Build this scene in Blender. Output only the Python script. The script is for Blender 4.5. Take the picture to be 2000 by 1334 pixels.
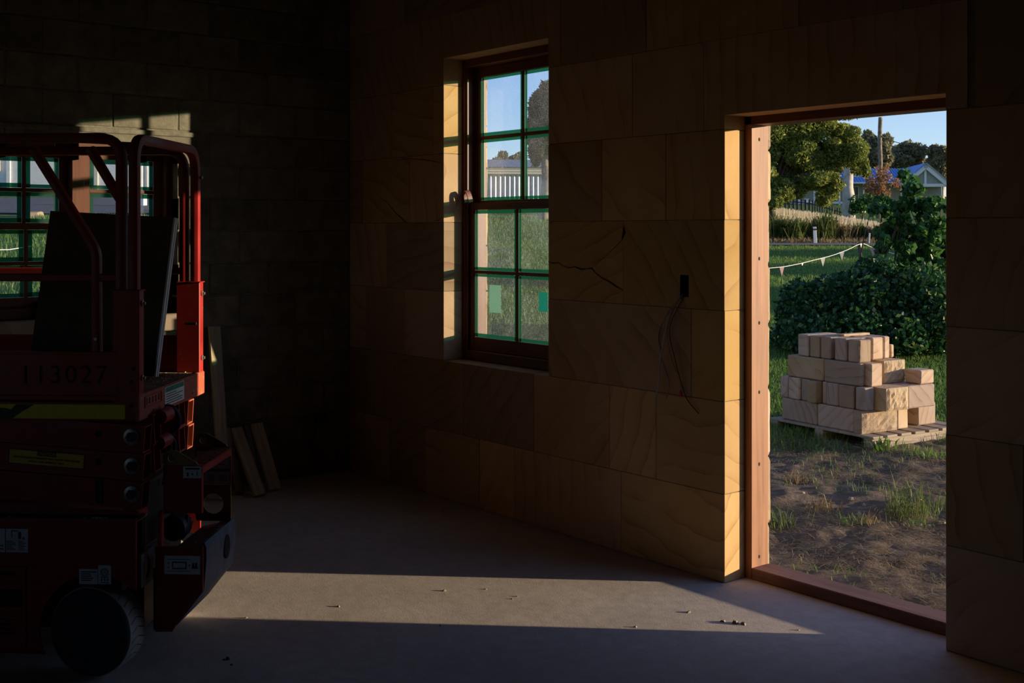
import bpy, math, random
import numpy as np
from mathutils import Vector, Matrix

random.seed(7)
rng = np.random.default_rng(7)
PI = math.pi
sc = bpy.context.scene
for _o in list(bpy.data.objects):
    bpy.data.objects.remove(_o)

# ------------------------------------------------------------------ camera
# World is the building's own frame: x runs along the sandstone wall from the room corner,
# y points out through it (inner face y = 0), the block wall's inner face is x = 0.
F = 2300.0                                   # focal length in photo pixels
HZ = 450.0                                   # photo row of the eye level
YAW = math.atan2(1860.0, F)                  # block wall against the picture plane
YAW = PI / 2 - YAW
EYE = 1.6
AX = (math.cos(YAW), math.sin(YAW))          # camera right, in the world
FW = (-math.sin(YAW), math.cos(YAW))         # camera forward
_zc = F * EYE / 467.5
_xc = (683 - 1000) / F * _zc
CAM = Vector((-(AX[0] * _xc + FW[0] * _zc), -(AX[1] * _xc + FW[1] * _zc), EYE))
cam = bpy.data.cameras.new('camera')
camo = bpy.data.objects.new('camera', cam)
sc.collection.objects.link(camo)
camo.location = CAM
camo.rotation_euler = (PI / 2, 0, YAW)
cam.sensor_width = 36
cam.lens = F / 2000 * 36
cam.shift_y = (HZ - 667) / 2000
cam.clip_start = 0.05
cam.clip_end = 1000
sc.camera = camo

# ------------------------------------------------------------------ world, sun, exposure
SUN_EL = math.radians(6.0)
SUN_DIR = Vector((-0.69, -0.725, 0)).normalized()           # where the light travels
SUN_DIR = Vector((SUN_DIR.x * math.cos(SUN_EL), SUN_DIR.y * math.cos(SUN_EL), -math.sin(SUN_EL)))
w = bpy.data.worlds.new('sky')
sc.world = w
w.use_nodes = True
nt = w.node_tree
bg = nt.nodes['Background']
sky = nt.nodes.new('ShaderNodeTexSky')
sky.sky_type = 'NISHITA'
sky.sun_disc = False
sky.sun_elevation = math.radians(38)
sky.sun_rotation = math.atan2(-SUN_DIR.x, -SUN_DIR.y)
sky.altitude = 50
sky.air_density = 1.0
sky.dust_density = 0.1
sky.ozone_density = 3.0
tint = nt.nodes.new('ShaderNodeMix')
tint.data_type = 'RGBA'
tint.blend_type = 'MULTIPLY'
tint.inputs[0].default_value = 1.0
tint.inputs[7].default_value = (.71, .74, .87, 1)
nt.links.new(sky.outputs[0], tint.inputs[6])
nt.links.new(tint.outputs[2], bg.inputs[0])
bg.inputs[1].default_value = 0.17
sl = bpy.data.lights.new('sun', 'SUN')
slo = bpy.data.objects.new('sun', sl)
sc.collection.objects.link(slo)
slo.rotation_euler = SUN_DIR.to_track_quat('-Z', 'Y').to_euler()
slo.location = (20, 20, 12)
sl.energy = 7.6
sl.color = (1.0, 0.80, 0.54)
sl.angle = math.radians(0.6)
sc.view_settings.view_transform = 'Standard'
sc.view_settings.look = 'None'
sc.view_settings.exposure = 0.0
sc.view_settings.gamma = 1.0
sc.view_settings.use_curve_mapping = False
try:
    sc.cycles.use_denoising = True
    sc.cycles.max_bounces = 10
    sc.cycles.diffuse_bounces = 5
    sc.cycles.transparent_max_bounces = 24
    sc.cycles.sample_clamp_indirect = 6.0
except Exception:
    pass


def portal(name, loc, rot, sx, sy):
    l = bpy.data.lights.new(name, 'AREA')
    l.shape = 'RECTANGLE'
    l.size = sx
    l.size_y = sy
    l.cycles.is_portal = True
    o = bpy.data.objects.new(name, l)
    sc.collection.objects.link(o)
    o.location = loc
    o.rotation_euler = rot
    return o


# ------------------------------------------------------------------ pixel -> place
def ray(px, py):
    k = (px - 1000) / F
    return Vector((AX[0] * k + FW[0], AX[1] * k + FW[1], (HZ - py) / F))


def P(px, py, Z):
    """the point at depth Z seen at a photo pixel"""
    return CAM + ray(px, py) * Z


def W(X, Z, z=0.0):
    """camera-frame ground position (right, forward) to world"""
    return Vector((CAM.x + AX[0] * X + FW[0] * Z, CAM.y + AX[1] * X + FW[1] * Z, z))


def on_y(px, py, y=0.0):
    d = ray(px, py)
    return CAM + d * ((y - CAM.y) / d.y)


def on_x(px, py, x=0.0):
    d = ray(px, py)
    return CAM + d * ((x - CAM.x) / d.x)


# ------------------------------------------------------------------ mesh helpers
def link(o):
    sc.collection.objects.link(o)
    return o


class MB:
    def __init__(self):
        self.v = []
        self.f = []

    def add(self, vs, fs, convex=True):
        b = len(self.v)
        vs = [Vector(p) for p in vs]
        if convex:
            c = sum(vs, Vector()) / len(vs)
            out = []
            for f in fs:
                p = [vs[i] for i in f]
                n = Vector()
                for i in range(len(p)):
                    n += p[i].cross(p[(i + 1) % len(p)])
                m = sum(p, Vector()) / len(p)
                out.append(f if n.dot(m - c) >= 0 else tuple(reversed(f)))
            fs = out
        self.v += vs
        self.f += [tuple(b + i for i in f) for f in fs]
        return self

    def box(self, lo, hi, ch=0.0, M=None):
        """box between two corners, edges cut by ch"""
        lo = Vector(lo)
        hi = Vector(hi)
        c = (lo + hi) / 2
        h = (hi - lo) / 2
        h = Vector((abs(h.x), abs(h.y), abs(h.z)))
        ch = min(ch, h.x * .45, h.y * .45, h.z * .45)
        S = [(a, b, d) for a in (-1, 1) for b in (-1, 1) for d in (-1, 1)]
        if ch <= 0:
            vs = [Vector((s[0] * h.x, s[1] * h.y, s[2] * h.z)) for s in S]
            fs = [(0, 1, 3, 2), (4, 6, 7, 5), (0, 4, 5, 1), (2, 3, 7, 6), (0, 2, 6, 4), (1, 5, 7, 3)]
        else:
            vs = []
            ix = {}
            for s in S:
                for a in range(3):
                    e = [h[i] - (0 if i == a else ch) for i in range(3)]
                    ix[(s, a)] = len(vs)
                    vs.append(Vector([s[i] * e[i] for i in range(3)]))
            fs = []
            for a in range(3):
                b, d = (a + 1) % 3, (a + 2) % 3
                for sg in (-1, 1):
                    q = []
                    for (u, v) in ((-1, -1), (1, -1), (1, 1), (-1, 1)):
                        s = [0, 0, 0]
                        s[a] = sg
                        s[b] = u
                        s[d] = v
                        q.append(ix[(tuple(s), a)])
                    fs.append(tuple(q))
                for u in (-1, 1):
                    for v in (-1, 1):
                        s0 = [0, 0, 0]
                        s0[a] = -1
                        s0[b] = u
                        s0[d] = v
                        s1 = list(s0)
                        s1[a] = 1
                        fs.append((ix[(tuple(s0), b)], ix[(tuple(s0), d)], ix[(tuple(s1), d)], ix[(tuple(s1), b)]))
            for s in S:
                fs.append((ix[(s, 0)], ix[(s, 1)], ix[(s, 2)]))
        vs = [(M @ p if M else p) + c for p in vs]
        return self.add(vs, fs)

    def prism(self, poly, axis, a, b):
        """2-D polygon (the two other axes in order) pushed along axis from a to b"""
        n = len(poly)
        ar = sum(poly[i][0] * poly[(i + 1) % n][1] - poly[(i + 1) % n][0] * poly[i][1] for i in range(n))
        if ar < 0:
            poly = poly[::-1]

        def pt(p, t):
            q = [p[0], p[1]]
            q.insert(axis, t)
            return Vector(q)
        if a > b:
            a, b = b, a
        vs = [pt(p, a) for p in poly] + [pt(p, b) for p in poly]
        fl = axis == 1
        fs = []
        lo = tuple(range(n))
        hi = tuple(range(n, 2 * n))
        fs.append(lo if fl else lo[::-1])
        fs.append(hi[::-1] if fl else hi)
        for i in range(n):
            j = (i + 1) % n
            q = (i, j, n + j, n + i)
            fs.append(q[::-1] if fl else q)
        return self.add(vs, fs, False)

    def tube(self, path, r, n=8, sec=None, cap=True):
        path = [Vector(p) for p in path]
        m = len(path)
        rs = r if isinstance(r, (list, tuple)) else [r] * m
        T = []
        for i in range(m):
            t = path[min(i + 1, m - 1)] - path[max(i - 1, 0)]
            T.append(t.normalized())
        up = Vector((0, 0, 1)) if abs(T[0].z) < .9 else Vector((1, 0, 0))
        u = up.cross(T[0]).normalized()
        vs = []
        if sec is None:
            sec = [(math.cos(2 * PI * k / n), math.sin(2 * PI * k / n)) for k in range(n)]
        n = len(sec)
        for i in range(m):
            u = (u - T[i] * u.dot(T[i])).normalized()
            v = T[i].cross(u)
            for (a, b) in sec:
                vs.append(path[i] + u * a * rs[i] + v * b * rs[i])
        fs = []
        for i in range(m - 1):
            for k in range(n):
                l = (k + 1) % n
                fs.append((i * n + k, i * n + l, (i + 1) * n + l, (i + 1) * n + k))
        if cap:
            fs.append(tuple(range(n))[::-1])
            fs.append(tuple(range((m - 1) * n, m * n)))
        return self.add(vs, fs, False)

    def lathe(self, prof, c, axis=1, n=40):
        """(radius, height) profile turned round an axis through c"""
        vs = []
        for (r, h) in prof:
            for k in range(n):
                a = 2 * PI * k / n
                q = [r * math.cos(a), r * math.sin(a)]
                q.insert(axis, h)
                vs.append(Vector(q) + Vector(c))
        fs = []
        for i in range(len(prof) - 1):
            for k in range(n):
                l = (k + 1) % n
                fs.append((i * n + k, i * n + l, (i + 1) * n + l, (i + 1) * n + k))
        fs.append(tuple(range(n))[::-1])
        fs.append(tuple(range((len(prof) - 1) * n, len(prof) * n)))
        return self.add(vs, fs, False)

    def ringplate(self, outer, inner, axis, a, b):
        """plate with a hole: outer and inner loops of equal length"""
        n = len(outer)

        def pt(p, t):
            q = [p[0], p[1]]
            q.insert(axis, t)
            return Vector(q)
        vs = [pt(p, a) for p in outer] + [pt(p, a) for p in inner] + [pt(p, b) for p in outer] + [pt(p, b) for p in inner]
        fs = []
        for i in range(n):
            j = (i + 1) % n
            fs += [(i, j, n + j, n + i), (2 * n + i, 3 * n + i, 3 * n + j, 2 * n + j),
                   (i, 2 * n + i, 2 * n + j, j), (n + i, n + j, 3 * n + j, 3 * n + i)]
        return self.add(vs, fs, False)

    def hollow(self, p0, p1, w, h, t):
        """rectangular hollow section along p0-p1, w across, h upright, wall t, open ends"""
        p0 = Vector(p0)
        p1 = Vector(p1)
        d = (p1 - p0).normalized()
        s = Vector((0, 0, 1)).cross(d).normalized()
        u = d.cross(s)
        vs = []
        for p in (p0, p1):
            for (ww, hh) in ((w / 2, h / 2), (w / 2 - t, h / 2 - t)):
                for (a, b) in ((-1, -1), (1, -1), (1, 1), (-1, 1)):
                    vs.append(p + s * a * ww + u * b * hh)
        fs = []
        for k in range(4):
            l = (k + 1) % 4
            fs += [(k, l, 8 + l, 8 + k), (4 + k, 12 + k, 12 + l, 4 + l), (k, 4 + k, 4 + l, l), (8 + k, 8 + l, 12 + l, 12 + k)]
        return self.add(vs, fs, False)

    def build(self, name, mat, parent=None, smooth=False, fix=False, **kw):
        me = bpy.data.meshes.new(name)
        me.from_pydata([tuple(p) for p in self.v], [], self.f)
        if fix:
            import bmesh
            bm = bmesh.new()
            bm.from_mesh(me)
            bmesh.ops.recalc_face_normals(bm, faces=bm.faces)
            bm.to_mesh(me)
            bm.free()
        me.materials.append(mat)
        if smooth:
            me.polygons.foreach_set('use_smooth', [True] * len(me.polygons))
            try:
                me.set_sharp_from_angle(angle=math.radians(40))
            except Exception:
                pass
        o = bpy.data.objects.new(name, me)
        link(o)
        if parent:
            o.parent = parent
        return tag(o, **kw)


def tag(o, label=None, cat=None, group=None, kind=None):
    if label:
        o['label'] = label
    if cat:
        o['category'] = cat
    if group:
        o['group'] = group
    if kind:
        o['kind'] = kind
    return o


def thing(name, label, cat, loc=(0, 0, 0), rotz=0.0, group=None):
    o = bpy.data.objects.new(name, None)
    o.empty_display_size = .1
    link(o)
    o.location = loc
    o.rotation_euler = (0, 0, rotz)
    return tag(o, label, cat, group)


def np_mesh(name, V, Q, mat, parent=None, **kw):
    V = np.asarray(V, dtype=np.float32)
    Q = np.asarray(Q, dtype=np.int32)
    me = bpy.data.meshes.new(name)
    n, k = Q.shape
    me.vertices.add(len(V))
    me.vertices.foreach_set('co', V.ravel())
    me.loops.add(n * k)
    me.loops.foreach_set('vertex_index', Q.ravel())
    me.polygons.add(n)
    me.polygons.foreach_set('loop_start', np.arange(0, n * k, k, dtype=np.int32))
    me.polygons.foreach_set('loop_total', np.full(n, k, dtype=np.int32))
    me.update(calc_edges=True)
    me.materials.append(mat)
    o = bpy.data.objects.new(name, me)
    link(o)
    if parent:
        o.parent = parent
    return tag(o, **kw)


def put(o, M):
    """move a child's mesh data made in world space"""
    o.matrix_parent_inverse = M.inverted()
    return o


def text(body, size, mat, loc, rot, parent, name='lettering', align='CENTER', extrude=.0004, space=1.0):
    c = bpy.data.curves.new(name, 'FONT')
    c.body = body
    c.size = size
    c.align_x = align
    c.align_y = 'CENTER'
    c.extrude = extrude
    c.resolution_u = 3
    c.space_character = space
    c.materials.append(mat)
    t = bpy.data.objects.new(name, c)
    link(t)
    bpy.context.view_layer.update()
    me = bpy.data.meshes.new_from_object(t)
    bpy.data.objects.remove(t)
    if not me.materials:
        me.materials.append(mat)
    o = bpy.data.objects.new(name, me)
    link(o)
    o.parent = parent
    o.location = loc
    o.rotation_euler = rot
    return o


# ------------------------------------------------------------------ materials
def mbase(name):
    m = bpy.data.materials.new(name)
    m.use_nodes = True
    t = m.node_tree
    b = t.nodes['Principled BSDF']
    return m, t, b


def nd(t, kind, **kw):
    n = t.nodes.new(kind)
    for k, v in kw.items():
        setattr(n, k, v)
    return n


def ramp(t, fac, stops):
    r = nd(t, 'ShaderNodeValToRGB')
    e = r.color_ramp.elements
    while len(e) < len(stops):
        e.new(.5)
    for i, (p, c) in enumerate(stops):
        e[i].position = p
        e[i].color = (*c, 1) if len(c) == 3 else c
    t.links.new(fac, r.inputs[0])
    return r.outputs[0]


def coords(t, scale=(1, 1, 1), rand=0.0, kind='Object'):
    tc = nd(t, 'ShaderNodeTexCoord')
    mp = nd(t, 'ShaderNodeMapping')
    mp.inputs['Scale'].default_value = scale
    t.links.new(tc.outputs[kind], mp.inputs[0])
    if rand:
        oi = nd(t, 'ShaderNodeObjectInfo')
        cb = nd(t, 'ShaderNodeCombineXYZ')
        for i, f in enumerate((1.0, 3.7, 7.3)):
            mm = nd(t, 'ShaderNodeMath', operation='MULTIPLY')
            mm.inputs[1].default_value = rand * f
            t.links.new(oi.outputs['Random'], mm.inputs[0])
            t.links.new(mm.outputs[0], cb.inputs[i])
        t.links.new(cb.outputs[0], mp.inputs['Location'])
    return mp.outputs[0]


def noise(t, vec, scale, detail=4, rough=.55, dist=0.0):
    n = nd(t, 'ShaderNodeTexNoise')
    n.inputs['Scale'].default_value = scale
    n.inputs['Detail'].default_value = detail
    n.inputs['Roughness'].default_value = rough
    n.inputs['Distortion'].default_value = dist
    t.links.new(vec, n.inputs['Vector'])
    return n.outputs['Fac']


def mixc(t, fac, a, b, mode='MIX'):
    m = nd(t, 'ShaderNodeMix', data_type='RGBA', blend_type=mode)
    for s, v in ((m.inputs[0], fac), (m.inputs[6], a), (m.inputs[7], b)):
        if isinstance(v, (int, float)):
            s.default_value = v
        elif isinstance(v, tuple):
            s.default_value = (*v, 1) if len(v) == 3 else v
        else:
            t.links.new(v, s)
    return m.outputs[2]


def bump(t, b, h, strength=.3, dist=.01):
    n = nd(t, 'ShaderNodeBump')
    n.inputs['Strength'].default_value = strength
    n.inputs['Distance'].default_value = dist
    t.links.new(h, n.inputs['Height'])
    t.links.new(n.outputs[0], b.inputs['Normal'])


def plain(name, col, rough=.6, metal=0.0, var=.18, scale=12, bmp=0.0, spec=.5, rand=0.0):
    m, t, b = mbase(name)
    v = coords(t, rand=rand)
    n = noise(t, v, scale)
    lo = tuple(c * (1 - var) for c in col)
    hi = tuple(min(1, c * (1 + var)) for c in col)
    t.links.new(ramp(t, n, [(.3, lo), (.7, hi)]), b.inputs['Base Color'])
    b.inputs['Roughness'].default_value = rough
    b.inputs['Metallic'].default_value = metal
    b.inputs['Specular IOR Level'].default_value = spec
    if bmp:
        bump(t, b, noise(t, v, scale * 6), bmp, .004)
    return m


def stone(name, tan, brown, pale, wob=5.0, sc_=1.0, bmp=.25, rock=False, vein=1.0, hue=(.482, .512), sat=(.72, 1.2)):
    m, t, b = mbase(name)
    v = coords(t, rand=40.0)
    # a turned set of beds for every block
    vr = nd(t, 'ShaderNodeVectorRotate', rotation_type='EULER_XYZ')
    t.links.new(v, vr.inputs['Vector'])
    oi = nd(t, 'ShaderNodeObjectInfo')
    cb = nd(t, 'ShaderNodeCombineXYZ')
    for i, f in enumerate((3.1, 5.3, 2.3)):
        mm = nd(t, 'ShaderNodeMath', operation='MULTIPLY')
        mm.inputs[1].default_value = f * 2
        t.links.new(oi.outputs['Random'], mm.inputs[0])
        t.links.new(mm.outputs[0], cb.inputs[i])
    t.links.new(cb.outputs[0], vr.inputs['Rotation'])
    v2 = vr.outputs[0]
    wv = nd(t, 'ShaderNodeTexWave', wave_type='BANDS', bands_direction='Z', wave_profile='SAW')
    wv.inputs['Scale'].default_value = 2.1 * sc_
    wv.inputs['Distortion'].default_value = wob
    wv.inputs['Detail'].default_value = 3
    wv.inputs['Detail Scale'].default_value = .55
    t.links.new(v2, wv.inputs['Vector'])
    n1 = noise(t, v2, 1.6 * sc_, 3)
    band = ramp(t, wv.outputs['Fac'], [(0, (0, 0, 0)), (.6, (.15, .15, .15)), (.88, (.55, .55, .55)), (.97, (1, 1, 1))])
    msk = ramp(t, n1, [(.36, (0, 0, 0)), (.56, (1, 1, 1))])
    bm_ = mixc(t, 1.0, mixc(t, 1.0, band, msk, 'MULTIPLY'), (vein, vein, vein), 'MULTIPLY')
    c = mixc(t, bm_, tan, brown)
    c = mixc(t, ramp(t, noise(t, v, 3.5, 5), [(.45, (0, 0, 0)), (.75, (.6, .6, .6))]), c, pale)
    # every block has its own tone
    hs = nd(t, 'ShaderNodeHueSaturation')
    mr = nd(t, 'ShaderNodeMapRange')
    mr.inputs['To Min'].default_value = .62
    mr.inputs['To Max'].default_value = 1.15
    t.links.new(oi.outputs['Random'], mr.inputs[0])
    t.links.new(mr.outputs[0], hs.inputs['Value'])
    wn = nd(t, 'ShaderNodeTexWhiteNoise', noise_dimensions='1D')
    t.links.new(oi.outputs['Random'], wn.inputs['W'])
    for key, lo, hi in (('Hue', *hue), ('Saturation', *sat)):
        m2 = nd(t, 'ShaderNodeMapRange')
        m2.inputs['To Min'].default_value = lo
        m2.inputs['To Max'].default_value = hi
        t.links.new(wn.outputs['Value'], m2.inputs[0])
        t.links.new(m2.outputs[0], hs.inputs[key])
    t.links.new(c, hs.inputs['Color'])
    t.links.new(hs.outputs[0], b.inputs['Base Color'])
    b.inputs['Roughness'].default_value = .85
    b.inputs['Specular IOR Level'].default_value = .25
    gr = noise(t, v, 90, 4)
    if rock:
        gr = noise(t, v, 26, 6, .65)
    bump(t, b, gr, bmp, .012 if rock else .003)
    return m


def timber(name, col, dark, axis=2, rough=.55, sc_=1.0):
    m, t, b = mbase(name)
    s = [22 * sc_, 22 * sc_, 22 * sc_]
    s[axis] = 1.1 * sc_
    v = coords(t, tuple(s), rand=9)
    n = noise(t, v, 1.5, 6, .65, .6)
    v2 = coords(t, (1, 1, 1), rand=5)
    c = ramp(t, n, [(.28, dark), (.5, col), (.75, tuple(min(1, x * 1.35) for x in col))])
    c = mixc(t, ramp(t, noise(t, v2, 3), [(.4, (0, 0, 0)), (.8, (.5, .5, .5))]), c, tuple(x * .6 for x in col))
    t.links.new(c, b.inputs['Base Color'])
    b.inputs['Roughness'].default_value = rough
    b.inputs['Specular IOR Level'].default_value = .3
    bump(t, b, n, .12, .003)
    return m


def leafmat(name, stops, trans=.45, rough=.5):
    m, t, b = mbase(name)
    g = nd(t, 'ShaderNodeNewGeometry')
    c = ramp(t, g.outputs['Random Per Island'], stops)
    t.links.new(c, b.inputs['Base Color'])
    b.inputs['Roughness'].default_value = rough
    b.inputs['Specular IOR Level'].default_value = .35
    tr = nd(t, 'ShaderNodeBsdfTranslucent')
    t.links.new(c, tr.inputs[0])
    mx = nd(t, 'ShaderNodeMixShader')
    mx.inputs[0].default_value = trans
    out = t.nodes['Material Output']
    t.links.new(b.outputs[0], mx.inputs[1])
    t.links.new(tr.outputs[0], mx.inputs[2])
    t.links.new(mx.outputs[0], out.inputs[0])
    return m


def painted(name, col, chip, amount=.62, rough=.42):
    """machine enamel, scuffed through to dust and rust"""
    m, t, b = mbase(name)
    v = coords(t)
    n = noise(t, v, 38, 7, .7)
    n2 = noise(t, v, 5, 3)
    lo = tuple(c * .7 for c in col)
    base = ramp(t, n2, [(.3, lo), (.7, col)])
    mk = ramp(t, n, [(amount, (0, 0, 0)), (amount + .05, (1, 1, 1))])
    t.links.new(mixc(t, mk, base, chip), b.inputs['Base Color'])
    rr = ramp(t, n2, [(.3, (rough, rough, rough)), (.75, (rough + .25,) * 3)])
    t.links.new(rr, b.inputs['Roughness'])
    return m


MAT = {}
MAT['stone_wall'] = stone('sandstone_sawn', (.54, .35, .165), (.27, .115, .045), (.64, .47, .27), 7.0, 1.5, vein=.55, hue=(.490, .506), sat=(.88, 1.12))
MAT['stone_pile'] = stone('sandstone_split_block', (.46, .33, .22), (.24, .13, .08), (.54, .44, .34), 6.0, 2.4, vein=.75)
MAT['stone_rock'] = stone('sandstone_rock_face', (.56, .42, .30), (.40, .24, .15), (.66, .54, .42), 3.0, 2.0, .9, True)
MAT['stone_ext'] = stone('sandstone_outer_face', (.55, .40, .25), (.38, .22, .11), (.62, .5, .34), 3.0, 2.0, .6, True)


def block_mat():
    m, t, b = mbase('concrete_block')
    v = coords(t, rand=20)
    n = noise(t, v, 9, 6, .65)
    c = ramp(t, n, [(.25, (.12, .105, .075)), (.55, (.23, .20, .14)), (.8, (.32, .28, .20))])
    oi = nd(t, 'ShaderNodeObjectInfo')
    hs = nd(t, 'ShaderNodeHueSaturation')
    mr = nd(t, 'ShaderNodeMapRange')
    mr.inputs['To Min'].default_value = .75
    mr.inputs['To Max'].default_value = 1.15
    t.links.new(oi.outputs['Random'], mr.inputs[0])
    t.links.new(mr.outputs[0], hs.inputs['Value'])
    t.links.new(c, hs.inputs['Color'])
    t.links.new(hs.outputs[0], b.inputs['Base Color'])
    b.inputs['Roughness'].default_value = .95
    b.inputs['Specular IOR Level'].default_value = .1
    bump(t, b, noise(t, v, 60, 5, .7), .5, .006)
    return m


MAT['block'] = block_mat()
MAT['mortar'] = plain('mortar', (.2, .175, .125), .95, 0, .25, 25, .5, .1)


def floor_mat():
    m, t, b = mbase('concrete_slab')
    v = coords(t)
    n1 = noise(t, v, .9, 5, .6)
    n2 = noise(t, v, 14, 6, .7)
    c = ramp(t, n1, [(.3, (.49, .42, .37)), (.7, (.69, .60, .53))])
    c = mixc(t, ramp(t, n2, [(.35, (.45, .45, .45)), (.6, (0, 0, 0))]), c, (.39, .33, .28))
    sp = noise(t, v, 75, 2, .5)
    c = mixc(t, ramp(t, sp, [(.74, (0, 0, 0)), (.78, (.8, .8, .8))]), c, (.13, .11, .09))
    t.links.new(c, b.inputs['Base Color'])
    b.inputs['Roughness'].default_value = .78
    b.inputs['Specular IOR Level'].default_value = .25
    v3 = coords(t, (3, 14, 1))
    h = mixc(t, .30, noise(t, v, 150, 5, .75), noise(t, v3, 9, 5))
    h = mixc(t, .35, h, noise(t, v, 22, 5, .7))
    bump(t, b, h, .75, .004)
    return m


MAT['slab'] = floor_mat()
MAT['jamb'] = timber('red_hardwood', (.30, .13, .06), (.19, .07, .03))
MAT['sill_t'] = timber('red_hardwood_sill', (.24, .12, .085), (.13, .06, .04), 0, .7)
MAT['sash'] = timber('oiled_sash_timber', (.15, .05, .022), (.08, .026, .011), 2, .4)
MAT['sash_x'] = timber('oiled_sash_rail', (.15, .05, .022), (.08, .026, .011), 0, .4)
MAT['pine'] = timber('raw_pine', (.55, .42, .24), (.36, .25, .13))
MAT['ply'] = timber('weathered_pallet_wood', (.36, .29, .22), (.2, .15, .11), 0, .8)
MAT['paling'] = timber('grey_paling', (.44, .37, .28), (.26, .21, .15), 2, .85)
MAT['dark_paling'] = plain('dark_fence_paint', (.03, .026, .024), .8)
MAT['ceiling'] = plain('dark_roof_lining', (.12, .10, .08), .9)
MAT['back'] = plain('rendered_back_wall', (.22, .19, .15), .95)
MAT['red'] = painted('red_enamel', (.42, .020, .010), (.20, .10, .06))
MAT['red_sunlit'] = painted('sunlit_faded_red', (.50, .10, .045), (.34, .22, .13), .56, .55)  # faded red, lightened further to carry the sun on end beam and far arms
MAT['red_rail'] = painted('red_rail_enamel', (.37, .016, .009), (.16, .08, .05), .66)
MAT['step_red'] = painted('scuffed_step_red', (.30, .05, .035), (.10, .07, .06), .5, .6)
MAT['yellow_plate'] = painted('yellow_enamel', (.38, .22, .03), (.16, .10, .04), .6)
MAT['steel'] = plain('zinc_bolt', (.35, .33, .30), .4, .8, .3, 30)
MAT['dark_steel'] = plain('oily_steel', (.05, .045, .04), .5, .5)
MAT['black'] = plain('black_rubber', (.012, .012, .013), .65)
MAT['hole'] = plain('dark_hole', (.006, .005, .005), .9)
MAT['tyre'] = plain('grey_tyre', (.42, .39, .37), .8, 0, .25, 20, .4)
MAT['sidewall'] = plain('dark_dusty_sidewall', (.045, .043, .042), .8, 0, .5, 18, .3)
MAT['hub'] = plain('dusty_wheel_hub', (.06, .062, .06), .7, .2, .5, 14)
MAT['guard'] = plain('blue_grey_guard', (.10, .115, .15), .6, 0, .3, 16, .2)
MAT['lug'] = plain('grey_lug', (.20, .21, .21), .5, .3, .3, 20)
MAT['deck'] = plain('dusty_deck', (.42, .32, .2), .85, 0, .4, 30, .6)
MAT['sheet'] = plain('cement_sheet', (.10, .08, .055), .8, 0, .12, 8)
MAT['sheet_edge'] = plain('sheet_edge_trim', (.86, .88, .90), .22, 0, .04, 8)
MAT['ytape'] = plain('yellow_tape', (.85, .68, .0), .5, 0, .08, 40)
MAT['gtape'] = plain('green_paint', (.02, .09, .02), .7, 0, .5, 30)
MAT['ylabel'] = plain('yellow_label', (.78, .48, .03), .5, 0, .05)
MAT['wlabel'] = plain('white_label', (.80, .78, .74), .55, 0, .12, 20)
MAT['glabel'] = plain('green_label_band', (.03, .22, .12), .55)
MAT['ink'] = plain('black_print', (.012, .012, .012), .6)
MAT['faded'] = plain('faded_number_paint', (.06, .012, .01), .8)
MAT['crack'] = plain('dark_ironstone_vein', (.05, .022, .012), .9)
MAT['leather'] = plain('brown_strap', (.22, .085, .045), .5)
MAT['cable_w'] = plain('grey_cable', (.36, .35, .33), .5)
MAT['cable_b'] = plain('beige_wire', (.30, .22, .13), .5)
MAT['cable_k'] = plain('dark_wire', (.05, .04, .03), .5)
MAT['cable_r'] = plain('red_wire', (.5, .03, .02), .5)
MAT['white'] = plain('white_paint', (.75, .73, .68), .6, 0, .06, 6)
MAT['cream'] = plain('cream_trim', (.70, .62, .45), .6, 0, .06, 6)
MAT['corr'] = plain('corrugated_zinc', (.58, .56, .53), .45, .25, .12, 3)
MAT['roof_grey'] = plain('dull_iron_roof', (.30, .30, .30), .5, .3)
MAT['roof_blue'] = plain('blue_iron_roof', (.10, .25, .62), .45, 0, .08, 2)
MAT['house_wall'] = plain('grey_weatherboard', (.30, .31, .26), .7, 0, .08, 4)
MAT['dark_glass'] = plain('dark_window', (.02, .022, .025), .15)
MAT['flag'] = plain('pale_flag', (.72, .66, .58), .7, 0, .1, 20)
MAT['flag_p'] = plain('pink_flag', (.62, .36, .36), .7, 0, .15, 20)
MAT['bark'] = plain('grey_bark', (.22, .17, .12), .9, 0, .5, 6, .5)
MAT['bark_w'] = plain('pale_gum_bark', (.50, .44, .36), .85, 0, .35, 3, .3)
MAT['bark_d'] = plain('dark_twig', (.10, .07, .045), .9, 0, .4, 8)
MAT['asphalt'] = plain('asphalt', (.10, .09, .085), .9, 0, .25, 5)
MAT['pebble'] = plain('pebble', (.34, .27, .2), .85, 0, .35, 30, .4, .3, 10)
MAT['leaf_olive'] = leafmat('olive_leaves', [(0, (.09, .13, .03)), (.5, (.21, .26, .05)), (1, (.45, .44, .10))])
MAT['leaf_dark'] = leafmat('dark_glossy_leaves', [(0, (.012, .045, .018)), (.55, (.03, .10, .03)), (.92, (.07, .17, .035)), (1, (.35, .40, .12))], .35, .35)
MAT['leaf_lime'] = leafmat('broad_green_leaves', [(0, (.02, .07, .02)), (.6, (.05, .15, .035)), (1, (.16, .30, .06))], .4, .35)
MAT['leaf_gum'] = leafmat('gum_leaves', [(0, (.13, .14, .07)), (.5, (.24, .23, .12)), (1, (.40, .35, .19))])
MAT['leaf_blue'] = leafmat('dark_muted_leaves', [(0, (.03, .05, .03)), (.6, (.06, .09, .05)), (1, (.14, .17, .08))])  # dark muted green, for the trees near the iron shed
MAT['leaf_rust'] = leafmat('autumn_leaves', [(0, (.22, .09, .05)), (.5, (.36, .17, .07)), (1, (.45, .30, .12))])
MAT['grass'] = leafmat('green_grass', [(0, (.07, .15, .03)), (.6, (.16, .30, .05)), (.9, (.30, .40, .09)), (1, (.48, .42, .18))], .4, .6)
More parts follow.
